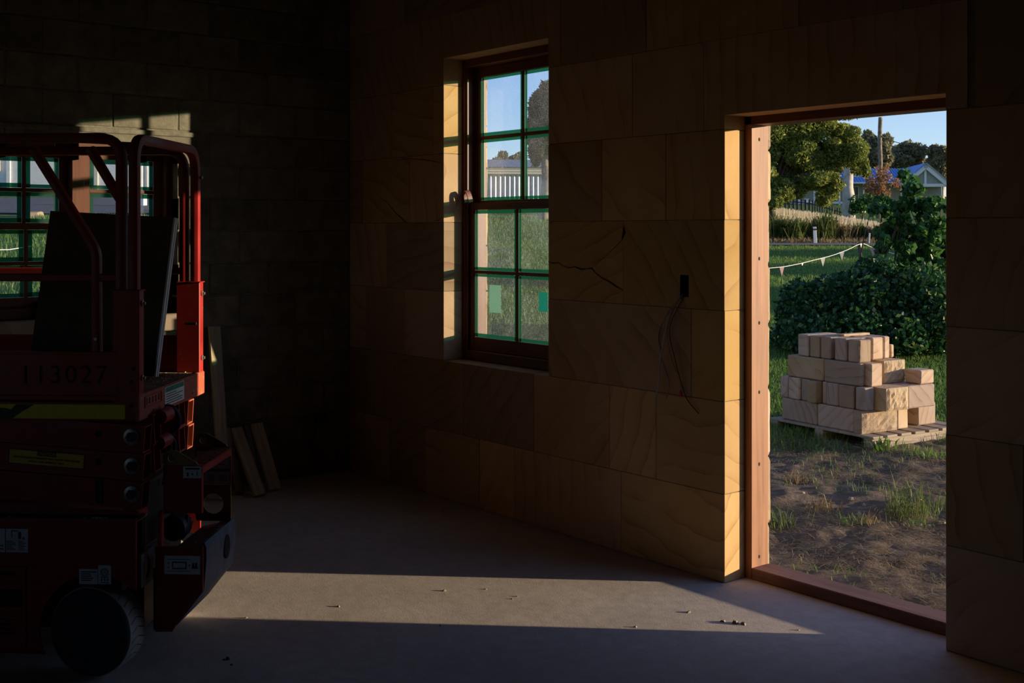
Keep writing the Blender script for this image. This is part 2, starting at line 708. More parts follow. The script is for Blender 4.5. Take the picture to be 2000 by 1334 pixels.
MAT['straw'] = leafmat('dry_grass', [(0, (.20, .13, .06)), (.6, (.36, .25, .12)), (1, (.50, .40, .22))], .3, .7)
MAT['clump'] = leafmat('strappy_clump', [(0, (.06, .12, .03)), (.6, (.17, .22, .05)), (1, (.38, .34, .12))], .4, .5)


def glass_mat():
    m, t, b = mbase('dusty_window_glass')
    out = t.nodes['Material Output']
    t.nodes.remove(b)
    tr = nd(t, 'ShaderNodeBsdfTransparent')
    tr.inputs[0].default_value = (.93, .97, 1.0, 1)
    gl = nd(t, 'ShaderNodeBsdfGlossy')
    gl.inputs['Roughness'].default_value = .03
    fr = nd(t, 'ShaderNodeLayerWeight')
    fr.inputs[0].default_value = .5
    pw = nd(t, 'ShaderNodeMath', operation='POWER')
    pw.inputs[1].default_value = 5.0
    t.links.new(fr.outputs['Facing'], pw.inputs[0])
    fm = nd(t, 'ShaderNodeMath', operation='MULTIPLY_ADD')
    fm.inputs[1].default_value = .7
    fm.inputs[2].default_value = .035
    t.links.new(pw.outputs[0], fm.inputs[0])
    m1 = nd(t, 'ShaderNodeMixShader')
    t.links.new(fm.outputs[0], m1.inputs[0])
    t.links.new(tr.outputs[0], m1.inputs[1])
    t.links.new(gl.outputs[0], m1.inputs[2])
    v = coords(t)
    sp = noise(t, v, 160, 2, .5)
    sm = noise(t, v, 5, 5, .6, .5)
    f1 = ramp(t, sp, [(.5, (.025, .025, .025)), (.75, (.14, .14, .14))])
    f2 = ramp(t, sm, [(.35, (.35, .35, .35)), (.7, (1, 1, 1))])
    fac = mixc(t, 1.0, f1, f2, 'MULTIPLY')
    di = nd(t, 'ShaderNodeBsdfTranslucent')
    di.inputs[0].default_value = (.8, .82, .85, 1)
    m2 = nd(t, 'ShaderNodeMixShader')
    t.links.new(fac, m2.inputs[0])
    t.links.new(m1.outputs[0], m2.inputs[1])
    t.links.new(di.outputs[0], m2.inputs[2])
    t.links.new(m2.outputs[0], out.inputs[0])
    return m


def tape_mat(name, col, clear):
    m, t, b = mbase(name)
    out = t.nodes['Material Output']
    b.inputs['Base Color'].default_value = (*col, 1)
    b.inputs['Roughness'].default_value = .6
    tl = nd(t, 'ShaderNodeBsdfTranslucent')
    tl.inputs[0].default_value = (*col, 1)
    m1 = nd(t, 'ShaderNodeMixShader')
    m1.inputs[0].default_value = .6
    t.links.new(b.outputs[0], m1.inputs[1])
    t.links.new(tl.outputs[0], m1.inputs[2])
    tr = nd(t, 'ShaderNodeBsdfTransparent')
    tr.inputs[0].default_value = (*[min(1, c * 1.6) for c in col], 1)
    m2 = nd(t, 'ShaderNodeMixShader')
    m2.inputs[0].default_value = clear
    t.links.new(m1.outputs[0], m2.inputs[1])
    t.links.new(tr.outputs[0], m2.inputs[2])
    t.links.new(m2.outputs[0], out.inputs[0])
    return m


MAT['glass'] = glass_mat()
MAT['tape'] = tape_mat('green_masking_tape', (.09, .28, .20), .58)
MAT['tape3'] = tape_mat('pale_tape_piece', (.42, .60, .50), .15)
MAT['tape2'] = tape_mat('teal_tape_piece', (.10, .42, .36), .3)

# ------------------------------------------------------------------ the room
DX0, DX1, DZ = 3.257, 4.353, 2.123
WX0, WX1, WZ0, WZ1 = 1.0745, 2.033, 0.823, 2.628
RX, RY, RZ = 10.5, -8.6, 3.3                     # room extent
YMUL = on_x(152, 400, -.09).y                    # mullion line of that window
BY0, BY1, BZ0, BZ1 = 2 * YMUL + 1.20, -1.20, 1.10, 2.12    # opening in the block wall (y, z)

fl = MB().box((-.19, RY - .2, -.25), (RX + .2, .36, 0)).build('floor', MAT['slab'], kind='structure')

# small chips and crumbs lying on the slab
for i, (px, py, s) in enumerate([(1436, 1217, .022), (1412, 1214, .013), (1452, 1219, .016), (1345, 1196, .012), (868, 1154, .012),
                                 (948, 1151, .009), (1010, 1165, .008), (1240, 1225, .009), (660, 1185, .010), (480, 1207, .009),
                                 (860, 1222, .008), (1000, 1170, .007), (1560, 1231, .007), (445, 1287, .014), (437, 1289, .009), (452, 1299, .008)]):
    g = CAM + ray(px, py) * (EYE / ((py - HZ) / F))
    m = MB()
    n = 7
    vs = [(s * random.uniform(.6, 1.3) * math.cos(2 * PI * k / n), s * random.uniform(.4, .9) * math.sin(2 * PI * k / n), 0) for k in range(n)]
    vs += [(v[0] * .55, v[1] * .5, s * random.uniform(.35, .6)) for v in vs]
    m.add(vs, [tuple(range(n)), tuple(range(n, 2 * n))] + [(k, (k + 1) % n, n + (k + 1) % n, n + k) for k in range(n)])
    big = i == 0
    dark = i >= 13
    o = m.build('stone_chip' if not dark else 'dirt_crumb', MAT['pebble'] if not dark else MAT['black'],
                label='largest flat stone chip lying in the sun strip on the slab' if big else
                ('black crumb of dirt on the shaded slab near the lift wheel' if dark else 'tiny stone chip scattered across the concrete slab'),
                cat='stone' if not dark else 'dirt', group=None if big else ('dirt crumbs by the wheel' if dark else 'chips scattered on the slab'))
    o.location = (g.x, g.y, 0)
    o.rotation_euler = (0, 0, random.uniform(0, 6))


def cell_polys(xa, xb, za, zb, holes):
    """a wall cell less the openings"""
    for (a, b, c, d) in holes:
        if xb <= a + .001 or xa >= b - .001 or zb <= c + .001 or za >= d - .001:
            continue
        rx0, rx1 = max(xa, a), min(xb, b)
        out = []
        if za >= c - .03 and zb <= d + .03:                  # course wholly beside the opening
            if a - xa > .03:
                out.append([(xa, za), (a, za), (a, zb), (xa, zb)])
            if xb - b > .03:
                out.append([(b, za), (xb, za), (xb, zb), (b, zb)])
        elif zb > d:                                          # lintel course
            p = [(xa, za), (rx0, za), (rx0, d), (rx1, d), (rx1, za), (xb, za), (xb, zb), (xa, zb)]
            out.append(p)
        else:                                                 # sill course
            p = [(xa, za), (xb, za), (xb, zb), (rx1, zb), (rx1, c), (rx0, c), (rx0, zb), (xa, zb)]
            out.append(p)
        res = []
        for q in out:
            r = []
            for pt in q:
                if not r or (abs(pt[0] - r[-1][0]) + abs(pt[1] - r[-1][1])) > 1e-4:
                    r.append(pt)
            if abs(r[0][0] - r[-1][0]) + abs(r[0][1] - r[-1][1]) < 1e-4:
                r.pop()
            res.append(r)
        return res
    return [[(xa, za), (xb, za), (xb, zb), (xa, zb)]]


def jx(px):
    return on_y(px, 450, 0).x


# sandstone wall: core, then every sawn block
hd = (DX0, DX1, 0, DZ)
hw = (WX0, WX1, WZ0, WZ1)
core = MB()


def core_leaf(y0, y1, d, wn, x0, x1):
    core.box((x0, y0, 0), (wn[0], y1, RZ))
    core.box((wn[0], y0, 0), (wn[1], y1, wn[2]))
    core.box((wn[0], y0, wn[3]), (wn[1], y1, RZ))
    core.box((wn[1], y0, 0), (d[0], y1, RZ))
    core.box((d[0], y0, d[3]), (d[1], y1, RZ))
    core.box((d[1], y0, 0), (x1, y1, RZ))


core_leaf(.06, .142, (DX0 - .006, DX1 + .006, 0, DZ + .006), (WX0 - .006, WX1 + .006, WZ0 - .006, WZ1 + .006), -.19, RX)
core_leaf(.142, .30, (DX0 - .006, DX1 + .092, 0, DZ + .006), (WX0 - .006, WX1 + .006, WZ0 - .006, WZ1 + .006), -.19, RX)
# mortar just behind the joints, open at the socket hole
SOCK = (on_y(1328, 450).x, on_y(1345, 450).x, on_y(1336, 580).z, on_y(1336, 537).z)
for (a, b, c, d) in ((-.19, WX0 - .0015, 0, RZ), (WX0 - .0015, WX1 + .0015, 0, WZ0 - .0015), (WX0 - .0015, WX1 + .0015, WZ1 + .0015, RZ), (WX1 + .0015, SOCK[0] - .002, 0, RZ),
                     (SOCK[0] - .002, SOCK[1] + .002, 0, SOCK[2] - .002), (SOCK[0] - .002, SOCK[1] + .002, SOCK[3] + .002, RZ), (SOCK[1] + .002, DX0 - .0015, 0, RZ),
                     (DX0 - .0015, DX1 + .0015, DZ + .0015, RZ), (DX1 + .0015, RX, 0, RZ)):
    core.box((a, .004, c), (b, .060, d))
WO = (.955, 2.11, .80, 2.62)                    # window opening in the outer leaf
DO = (DX0 - .05, DX1 + .17, 0, DZ + .02)
core_leaf(.30, .36, (DO[0] - .02, DO[1] + .02, 0, DO[3]), (WO[0] - .02, WO[1] + .02, WO[2], WO[3]), -.19, RX)
wall_r = core.build('wall_right', MAT['mortar'], kind='structure', label='sandstone block wall with a sash window and a doorway', cat='wall')
ZC = [0, .402, .823, 1.235, 1.648, 2.06, 2.47, 2.885, RZ]
JN = [[760, 830, 936, 1005, 1213], [770, 905, 1042, 1190, 1281], [715, 790, 905, 1070, 1350], [755, 1070, 1217],
      [708, 800, 1175, 1300], [765, 845, 1235, 1375], [720, 900, 1095, 1262, 1560], [790, 980, 1180, 1420, 1700]]
RJ = [[4.9, 5.7], [4.66, 5.5], [4.353, 5.3], [4.75, 5.6], [4.353, 5.2], [4.47, 5.3], [4.40, 5.2], [4.9, 5.7]]
GAP = .0013
for ci in range(8):
    xs = [0.0] + [jx(p) for p in JN[ci]]
    xs += [x for x in RJ[ci] if x > xs[-1] + .1] + [6.2, 7.1, 8.0, 8.9, RX]
    xs = sorted(set(round(x, 3) for x in xs))
    if ci == 5:
        xs = [x for x in xs if not (DX0 + .02 < x < DX1 + .1)] + [jx(1890)]
        xs.sort()
    if ci in (5, 6):
        xs = [x for x in xs if not (WX0 + .05 < x < WX1 - .05)] if ci == 6 else xs
    za, zb = ZC[ci] + GAP, ZC[ci + 1] - GAP
    for xa, xb in zip(xs[:-1], xs[1:]):
        if xb - xa < .05:
            continue
        for poly in cell_polys(xa + GAP, xb - GAP, za, zb, (hd, hw)):
            m = MB()
            dy = random.uniform(0, .0012)
            if len(poly) == 4:
                x0, x1 = poly[0][0], poly[1][0]
                if ci == 3 and x0 < SOCK[0] and x1 > SOCK[1]:
                    for (a, b, c, d) in ((x0, SOCK[0], za, zb), (SOCK[1], x1, za, zb), (SOCK[0], SOCK[1], za, SOCK[2]), (SOCK[0], SOCK[1], SOCK[3], zb)):
                        m.box((a, dy, c), (b, .142, d))
                else:
                    m.box((x0, dy, za), (x1, .142, zb), .0018)
            else:
                m.prism(poly, 1, dy, .142)
            m.build('stone_block', MAT['stone_wall'], wall_r)
# rock-faced outer stones round the two openings
for side, xe in ((1, DO[0]), (-1, DO[1])):
    z = -.1
    while z < 2.1:
        h = random.uniform(.24, .34)
        n = 9
        proud = random.uniform(.002, .012)
        m = MB()
        pts = []
        for k in range(n):
            zz = z + .004 + (h - .008) * (0, .06, .2, .35, .5, .65, .8, .94, 1)[k]
            pts.append((xe + side * (proud + random.uniform(-.0015, .0015) - (.009 if k in (0, n - 1) else 0)), zz))
        poly = [(xe - side * .2, z + .004)] + pts + [(xe - side * .2, z + h - .004)]
        m.prism(poly, 1, .301, .375)
        m.build('outer_stone', MAT['stone_ext'], wall_r, fix=True)
        z += h
for side, xe in ((1, WO[0]), (-1, WO[1])):
    z = WO[2] - .1
    while z < WO[3] + .05:
        h = random.uniform(.2, .3)
        pts = [(xe + side * random.uniform(0, .010), z + .005 + (h - .01) * k / 5) for k in range(6)]
        m = MB().prism([(xe - side * .2, z + .004)] + pts + [(xe - side * .2, z + h - .004)], 1, .301, .42)
        m.build('outer_stone', MAT['stone_ext'], wall_r, fix=True)
        z += h
MB().box((WO[0] - .1, .301, WO[2] - .08), (WO[1] + .1, .44, WO[2] + .004), .006).build('outer_stone', MAT['stone_ext'], wall_r)


def crack(pts, wd):
    m = MB()
    up, lo = [], []
    for i, (px, py) in enumerate(pts):
        q = on_y(px, py, 0)
        e = wd * random.uniform(.4, 1.2) * (0.3 if i in (0, len(pts) - 1) else 1)
        up.append((q.x, q.z + e))
        lo.append((q.x, q.z - e))
    m.prism(up + lo[::-1], 1, -.0008, .002)
    return m.build('crack', MAT['crack'], wall_r, fix=True)


crack([(1070, 511), (1080, 514), (1091, 513), (1100, 520), (1112, 523), (1122, 521), (1136, 526), (1146, 525), (1156, 524), (1164, 534), (1176, 543), (1190, 550), (1204, 560), (1217, 567)], .0042)
crack([(1218, 440), (1222, 455), (1214, 470), (1200, 484), (1188, 495), (1160, 520)], .0014)
crack([(742, 386), (757, 396), (772, 415), (785, 427), (794, 435)], .004)
crack([(845, 433), (856, 430), (866, 424)], .004)
crack([(772, 313), (800, 310), (830, 312), (864, 318)], .003)

# recessed socket hole lining and its loose cables
sk = thing('socket_box', 'dark recessed socket hole in the sandstone beside the doorway', 'socket')
m = MB()
m.box((SOCK[0], .052, SOCK[2]), (SOCK[1], .058, SOCK[3]))
m.build('back_plate', MAT['hole'], sk)
m = MB()
e = .003
for (a, b, c, d) in ((SOCK[0], SOCK[0] + e, SOCK[2], SOCK[3]), (SOCK[1] - e, SOCK[1], SOCK[2], SOCK[3]), (SOCK[0], SOCK[1], SOCK[2], SOCK[2] + e), (SOCK[0], SOCK[1], SOCK[3] - e, SOCK[3])):
    m.box((a, .004, c), (b, .052, d))
m.build('side_lining', MAT['hole'], sk)


def smooth_path(pts, n=8):
    pts = [Vector(p) for p in pts]
    out = []
    for i in range(len(pts) - 1):
        p0, p1, p2, p3 = pts[max(i - 1, 0)], pts[i], pts[i + 1], pts[min(i + 2, len(pts) - 1)]
        for k in range(n):
            t = k / n
            out.append(.5 * ((2 * p1) + (p2 - p0) * t + (2 * p0 - 5 * p1 + 4 * p2 - p3) * t * t + (3 * p1 - p0 - 3 * p2 + p3) * t ** 3))
    out.append(pts[-1])
    return out


def wallwire(pts, r, mat, label):
    q = [on_y(px, py, y) for (px, py, y) in pts]
    return MB().tube(smooth_path(q), r, 7).build('loose_cable', mat, smooth=True, label=label, cat='cable', group='cables hanging from the wall socket')


S0 = (1336, 572, .05)
wallwire([S0, (1331, 578, -.01), (1312, 605, -.04), (1301, 640, -.05), (1296, 670, -.05), (1290, 700, -.05), (1287, 745, -.045), (1280, 783, -.04)], .0048, MAT['cable_w'], 'thick grey cable hanging lowest from the socket hole in the sandstone')
wallwire([S0, (1329, 580, -.012), (1304, 612, -.05), (1292, 640, -.05), (1289, 665, -.05)], .0035, MAT['cable_b'], 'short beige wire curling out of the socket hole')
wallwire([S0, (1330, 580, -.014), (1310, 612, -.045), (1296, 645, -.05), (1290, 668, -.045), (1292, 700, -.04), (1302, 730, -.035), (1307, 750, -.03), (1302, 778, -.03)], .0028, MAT['cable_b'], 'long thin beige wire with a kink below the socket hole')
wallwire([S0, (1333, 581, -.012), (1318, 600, -.03), (1304, 640, -.04), (1306, 680, -.04), (1315, 712, -.035), (1326, 735, -.03), (1331, 765, -.02)], .0028, MAT['cable_b'], 'beige wire ending in a red connector under the socket hole')
wallwire([S0, (1334, 582, -.01), (1308, 640, -.025), (1318, 700, -.02), (1330, 745, -.015), (1342, 780, -.012), (1365, 808, -.01)], .0022, MAT['cable_k'], 'thin dark wire bending away right below the socket hole')
wallwire([S0, (1328, 583, -.012), (1300, 620, -.048), (1288, 650, -.05), (1288, 672, -.045), (1293, 682, -.04)], .003, MAT['cable_k'], 'black looped wire tucked behind the grey cable')
q = on_y(1330, 768, -.02)
MB().lathe([(.001, -.018), (.006, -.016), (.007, .0), (.005, .016), (.001, .018)], q, 2, 10).build(
    'wire_connector', MAT['cable_r'], smooth=True, label='small red wire connector hanging on a beige wire', cat='connector')

# ------------------------------------------------------------------ door frame
dr = thing('door_1', 'red hardwood door frame without a door', 'door frame')
dr['kind'] = 'structure'
DJ1 = DX1 + .085                                 # right jamb stands back behind the stone edge
FY0, FY1 = .142, .262
JT = .0385
TZ = .052                                        # threshold height
for s, xe in ((1, DX0), (-1, DJ1)):
    m = MB()
    xa, xb = sorted((xe, xe + s * JT))
    m.box((xa, FY0, 0), (xb, FY1, DZ), .002)
    jb = m.build('jamb', MAT['jamb'], dr)
    if s == 1:
        for py in (273, 505, 630, 765, 905, 1085):
            p = on_y(1477, py, .2)
            m = MB()
            xh = xe + JT - .0006
            loop = [(.197 + .0058 * math.cos(2 * PI * k / 14), p.z + .0085 * math.sin(2 * PI * k / 14)) for k in range(14)]
            m.prism(loop, 0, xh, xh + .0014)
            m.build('screw_hole', MAT['hole'], jb)
MB().box((DX0, FY0, DZ - JT), (DJ1, FY1, DZ), .002).build('head', MAT['sash_x'], dr)
MB().box((DX0 + JT, FY0, 0), (DJ1 - JT, FY1 + .012, TZ), .004).build('threshold', MAT['sill_t'], dr)


# ------------------------------------------------------------------ sash windows
def sash(parent, u0, u1, z0, z1, v0, v1, st, tr, br, cols, rows, bar=.02, tape=.021, us=None, zs=None):
    """one glazed sash; members, panes and tape are its pieces"""
    s = MB()
    s.box((u0, v0, z0), (u0 + st, v1, z1), .002)
    so = s.build('sash', MAT['sash'], parent)
    MB().box((u1 - st, v0, z0), (u1, v1, z1), .002).build('stile', MAT['sash'], so)
    MB().box((u0 + st, v0, z0), (u1 - st, v1, z0 + br), .002).build('bottom_rail', MAT['sash_x'], so)
    MB().box((u0 + st, v0, z1 - tr), (u1 - st, v1, z1), .002).build('top_rail', MAT['sash_x'], so)
    ua, ub, za, zb = u0 + st, u1 - st, z0 + br, z1 - tr
    us = [ua] + (us or [ua + (ub - ua) * k / cols for k in range(1, cols)]) + [ub]
    zs = [za] + (zs or [za + (zb - za) * k / rows for k in range(1, rows)]) + [zb]
    vm = (v0 + v1) / 2
    for u in us[1:-1]:
        m = MB().box((u - bar / 2, v0 + .004, za), (u + bar / 2, v1 - .004, zb), .003)
        m.build('glazing_bar', MAT['sash'], so)
    for z in zs[1:-1]:
        m = MB().box((ua, v0 + .005, z - bar / 2), (ub, v1 - .005, z + bar / 2), .003)
        m.build('glazing_bar', MAT['sash_x'], so)
    for i in range(len(us) - 1):
        for j in range(len(zs) - 1):
            a = us[i] + (bar / 2 if i else 0)
            b = us[i + 1] - (bar / 2 if i < len(us) - 2 else 0)
            c = zs[j] + (bar / 2 if j else 0)
            d = zs[j + 1] - (bar / 2 if j < len(zs) - 2 else 0)
            g = .001
            MB().box((a + g, vm - .0015, c + g), (b - g, vm + .0015, d - g)).build('pane', MAT['glass'], so)
            t = tape
            m = MB()
            vt0, vt1 = vm - .0028, vm - .0022
            for (aa, bb, cc, dd, k) in ((a, b, c, c + t * random.uniform(.85, 1.15), 0), (a, b, d - t * random.uniform(.85, 1.15), d, 0), (a, a + t, c, d, 1), (b - t * random.uniform(.85, 1.1), b, c, d, 1)):
                m.box((aa + .001, vt0 - k * .0008, cc + .001), (bb - .001, vt1 - k * .0008, dd - .001))
            m.build('masking_tape', MAT['tape'], so)
    return so


w1 = thing('window_1', 'double hung timber sash window in the sandstone wall with green masking tape', 'window')
w1['kind'] = 'structure'
m = MB()
m.box((WX0, .142, WZ0), (WX0 + .028, .30, WZ1), .002)
m.build('frame_jamb', MAT['sash'], w1)
MB().box((WX1 - .028, .142, WZ0), (WX1, .30, WZ1), .002).build('frame_jamb', MAT['sash'], w1)
MB().box((WX0 + .028, .142, WZ1 - .045), (WX1 - .028, .30, WZ1), .002).build('frame_head', MAT['sash_x'], w1)
MB().box((WX0 + .028, .142, WZ0), (WX1 - .028, .33, WZ0 + .058), .004).build('frame_sill', MAT['sash_x'], w1)
for s, xe in ((1, WX0 + .028), (-1, WX1 - .028)):
    a, b = sorted((xe, xe + s * .012))
    MB().box((a, .147, WZ0 + .058), (b, .160, WZ1 - .045), .002).build('parting_bead', MAT['sash'], w1)
    a, b = sorted((xe, xe + s * .010))
    MB().box((a, .2065, 1.75), (b, .2115, WZ1 - .045), .001).build('parting_bead', MAT['sash'], w1)
sash(w1, WX0 + .0285, WX1 - .0285, 1.735, WZ1 - .047, .213, .248, .052, .058, .045, 2, 2, zs=[2.157])
sash(w1, WX0 + .0285, WX1 - .0285, WZ0 + .059, 1.765, .168, .203, .050, .042, .078, 2, 2, zs=[1.35])
# leather-brown fastener strap on the meeting rail
q0 = on_y(905, 395, .165)
pts = []
for k in range(13):
    a = PI * (1.0 - k / 12)
    pts.append((q0.x + .080 + .022 * math.cos(a), .146 - .016 * math.sin(a), 1.765 + .004 + .068 * math.sin(a) * (1 if k < 7 else .98)))
MB().tube(pts, .014, sec=[(-1.1, -.22), (1.1, -.22), (1.1, .22), (-1.1, .22)]).build('sash_fastener', MAT['leather'], w1)
# two loose bits of tape stuck on the lower panes
for (pa, pb, mt) in ((((956, 556), (978, 612), 0), None, 'tape3'), (((1053, 570), (1070, 610), 0), None, 'tape2')):
    A = on_y(pa[0][0], pa[0][1], .182)
    B = on_y(pa[1][0], pa[1][1], .182)
    lo, hi = (min(A.x, B.x), .1800, min(A.z, B.z)), (max(A.x, B.x), .1812, max(A.z, B.z))
    MB().box(lo, hi).build('tape_piece', MAT[mt], w1)

# window in the block wall: two pairs of sashes with a mullion between
w2 = thing('window_2', 'wide timber sash window in the block wall behind the lift', 'window', rotz=PI / 2)
w2['kind'] = 'structure'
V0 = .09
MB().box((BY0, V0, BZ0), (BY0 + .04, V0 + .12, BZ1), .002).build('frame_jamb', MAT['sash'], w2)
MB().box((BY1 - .04, V0, BZ0), (BY1, V0 + .12, BZ1), .002).build('frame_jamb', MAT['sash'], w2)
MB().box((BY0 + .04, V0, BZ1 - .05), (BY1 - .04, V0 + .12, BZ1), .002).build('frame_head', MAT['sash_x'], w2)
MB().box((BY0 + .04, V0 - .02, BZ0), (BY1 - .04, V0 + .12, BZ0 + .06), .004).build('frame_sill', MAT['sash_x'], w2)
yc = YMUL
MB().box((yc - .035, V0 - .005, BZ0 + .06), (yc + .035, V0 + .12, BZ1 - .05), .003).build('mullion', MAT['sash'], w2)
for (a, b) in ((BY0 + .041, yc - .036), (yc + .036, BY1 - .041)):
    sash(w2, a, b, 1.605, BZ1 - .051, V0 + .055, V0 + .085, .052, .050, .038, 2, 2, .022, .026)
    sash(w2, a, b, BZ0 + .061, 1.64, V0 + .018, V0 + .048, .050, .036, .06, 2, 2, .022, .026)

# ------------------------------------------------------------------ block wall
hb = (BY0, BY1, BZ0, BZ1)
m = MB()
m.box((-.19, RY, 0), (-.006, BY0, RZ))
m.box((-.19, BY0, 0), (-.006, BY1, BZ0))
m.box((-.19, BY0, BZ1), (-.006, BY1, RZ))
m.box((-.19, BY1, 0), (-.006, .06, RZ))
wall_l = m.build('wall_left', MAT['mortar'], kind='structure', label='bare concrete block wall with pale mortar joints', cat='wall')
for ci in range(17):
    za, zb = ci * .2 + .005, min(ci * .2 + .195, RZ)
    if zb - za < .03:
        continue
    y = 0.0 - (.0 if ci % 2 else .2)
    ys = [0.0] + [y - .4 * k for k in range(0 if ci % 2 == 0 else 1, 11)]
    ys = sorted(set(round(t, 3) for t in ys), reverse=True)
    for yb, ya in zip(ys[:-1], ys[1:]):
        if yb < -3.4:
            continue
        for poly in cell_polys(ya + .005, yb - .005, za, zb, (hb,)):
            mm = MB()
            d = random.uniform(-.0025, .0015)
            if len(poly) == 4:
                mm.box((-.189, poly[0][0], za), (d, poly[1][0], zb), .004)
            else:
                mm.prism(poly, 0, -.189, d)
            mm.build('concrete_block', MAT['block'], wall_l, fix=len(poly) != 4)
MB().box((-.17, BY0 - .12, BZ0 - .10), (.035, BY1 + .10, BZ0 - .001), .006).build('window_ledge', MAT['stone_pile'], wall_l)
MB().box((-.12, BY0 - .2, BZ1 + .045), (.012, BY1 + .12, BZ1 + .075), .004).build('lintel_lip', MAT['mortar'], wall_l)

# unseen shell that keeps the room dark
m = MB()
OX0, OX1, OZ0, OZ1 = 2.9, 4.5, 1.0, 2.2          # unseen opening added behind the camera so daylight reaches the lift
m.box((-.19, RY - .2, 0), (OX0, RY, RZ))
m.box((OX1, RY - .2, 0), (RX + .2, RY, RZ))
m.box((OX0, RY - .2, 0), (OX1, RY, OZ0))
m.box((OX0, RY - .2, OZ1), (OX1, RY, RZ))
m.build('wall_back', MAT['back'], kind='structure')
MB().box((RX, RY, 0), (RX + .2, .34, RZ)).build('wall_far', MAT['back'], kind='structure')
MB().box((-.3, RY - .3, RZ), (RX + .3, .45, RZ + .15)).build('ceiling', MAT['ceiling'], kind='structure')

portal('door_portal', ((DX0 + DX1) / 2, .45, DZ / 2), (-PI / 2, 0, 0), DX1 - DX0, DZ)
portal('window_portal', ((WO[0] + WO[1]) / 2, .45, (WO[2] + WO[3]) / 2), (-PI / 2, 0, 0), WO[1] - WO[0], WO[3] - WO[2])
portal('added_opening_portal', ((OX0 + OX1) / 2, RY - .25, (OZ0 + OZ1) / 2), (PI / 2, 0, 0), OX1 - OX0, OZ1 - OZ0)
portal('block_window_portal', (-.25, (BY0 + BY1) / 2, (BZ0 + BZ1) / 2), (0, -PI / 2, 0), BZ1 - BZ0, BY1 - BY0)

# ------------------------------------------------------------------ offcuts leaning on the block wall, outlet
def lean(px_top, py_top, wd, th, foot, label, mat='pine', roll=0.0):
    t = on_x(px_top, py_top, .03)
    H = t.z
    L = math.hypot(H, foot)
    m = MB().box((-th / 2, -wd / 2, 0), (th / 2, wd / 2, L), .003)
    o = m.build('timber_offcut', MAT[mat], label=label, cat='timber', group='offcuts leaning on the block wall')
    a = math.atan2(foot, H)
    o.rotation_euler = (roll, -a, 0)
    o.location = (.03 + th / 2 + foot + .01, t.y, .008 + abs(math.sin(roll)) * wd / 2)
    return o


lean(400, 641, .075, .02, .26, 'tallest pale plank leaning on the block wall beside the lift', roll=-.05)
lean(441, 838, .05, .02, .18, 'short narrow offcut leaning next to the tall plank', 'ply', .02)
lean(460, 838, .075, .03, .30, 'short wide pale offcut leaning behind the lift ladder', roll=.02)
lean(481, 832, .035, .02, .17, 'dark short offcut leaning between two pale offcuts', 'sash', .03)
lean(501, 829, .082, .025, .22, 'short pale offcut leaning furthest along toward the room corner', roll=.035)
q = on_x(624, 815, 0)
ob = thing('outlet_box', 'small black outlet box on the block wall near the room corner', 'outlet', (0, q.y, q.z))
MB().box((.0, -.04, -.03), (.022, .04, .03), .004).build('body', MAT['black'], ob)
MB().box((.022, -.03, -.02), (.025, .03, .02), .001).build('face', MAT['dark_steel'], ob)
pp = [on_x(622, 826, .02), on_x(614, 850, .03), on_x(612, 880, .03), on_x(622, 900, .03), on_x(640, 908, .03), on_x(655, 900, .03), on_x(662, 880, .03)]
MB().tube(smooth_path(pp), .006, 7).build('hanging_cable', MAT['cable_k'], smooth=True, label='dark cable looping down from the black outlet box', cat='cable')

# ------------------------------------------------------------------ scissor lift
# its own frame: x to its ladder end, y across from the side facing the camera, z up
AL = 0.052
LZ0 = F * EYE / 873.0
LX0 = (180 - 1000) / F * LZ0
_b = W(LX0, LZ0)
lift = thing('scissor_lift', 'red scissor lift with folded guard rails parked in front of the block wall', 'scissor lift', (_b.x, _b.y, 0), YAW - AL)
CA, SA = math.cos(AL), math.sin(AL)


def lx(px, ly=0.0):
    k = (px - 1000) / F
    return (k * (LZ0 + ly * CA) - LX0 - ly * SA) / (CA + k * SA)


def lz(px, py, ly=0.0):
    Z = LZ0 - lx(px, ly) * SA + ly * CA
    return EYE - (py - HZ) / F * Z


def L(px, py, ly=0.0):
    return (lx(px, ly), ly, lz(px, py, ly))


LW = .74                                          # machine width
XL = -1.66                                        # far end, out of the picture
XE = lx(265)                                      # chassis end
# chassis
zt = lz(150, 1013)
m = MB()
arc = []
for k in range(19):
    a = math.radians(205 - k * (205 - 48) / 18)
    arc.append((.01 + .205 * math.cos(a), .163 + .205 * math.sin(a)))
side = [(XL, .085), (arc[0][0], .085)] + arc + [(XE, arc[-1][1]), (XE, zt), (XL, zt)]
m.prism(side, 1, 0.0, .012)
ch = m.build('chassis', MAT['red'], lift, fix=True)
MB().prism(side, 1, LW - .012, LW).build('far_side_plate', MAT['red'], ch, fix=True)
m = MB()
m.box((XL, .012, zt - .012), (XE, .10, zt), .002)
m.box((XL, LW - .10, zt - .012), (XE, LW - .012, zt), .002)
m.box((XL, .16, .12), (XE - .03, .58, .42), .004)
m.build('inner_tray', MAT['dark_steel'], ch)
MB().box((XE - .10, .14, .42), (XE - .02, .60, .66), .01).build('dark_filler_box', MAT['dark_steel'], ch)  # dark box added to fill the chassis end, standing for arms and hoses
MB().box((XE - .06, .012, lz(280, 1140, .1)), (XE - .052, .16, zt - .012)).build('end_plate', MAT['dark_steel'], ch)
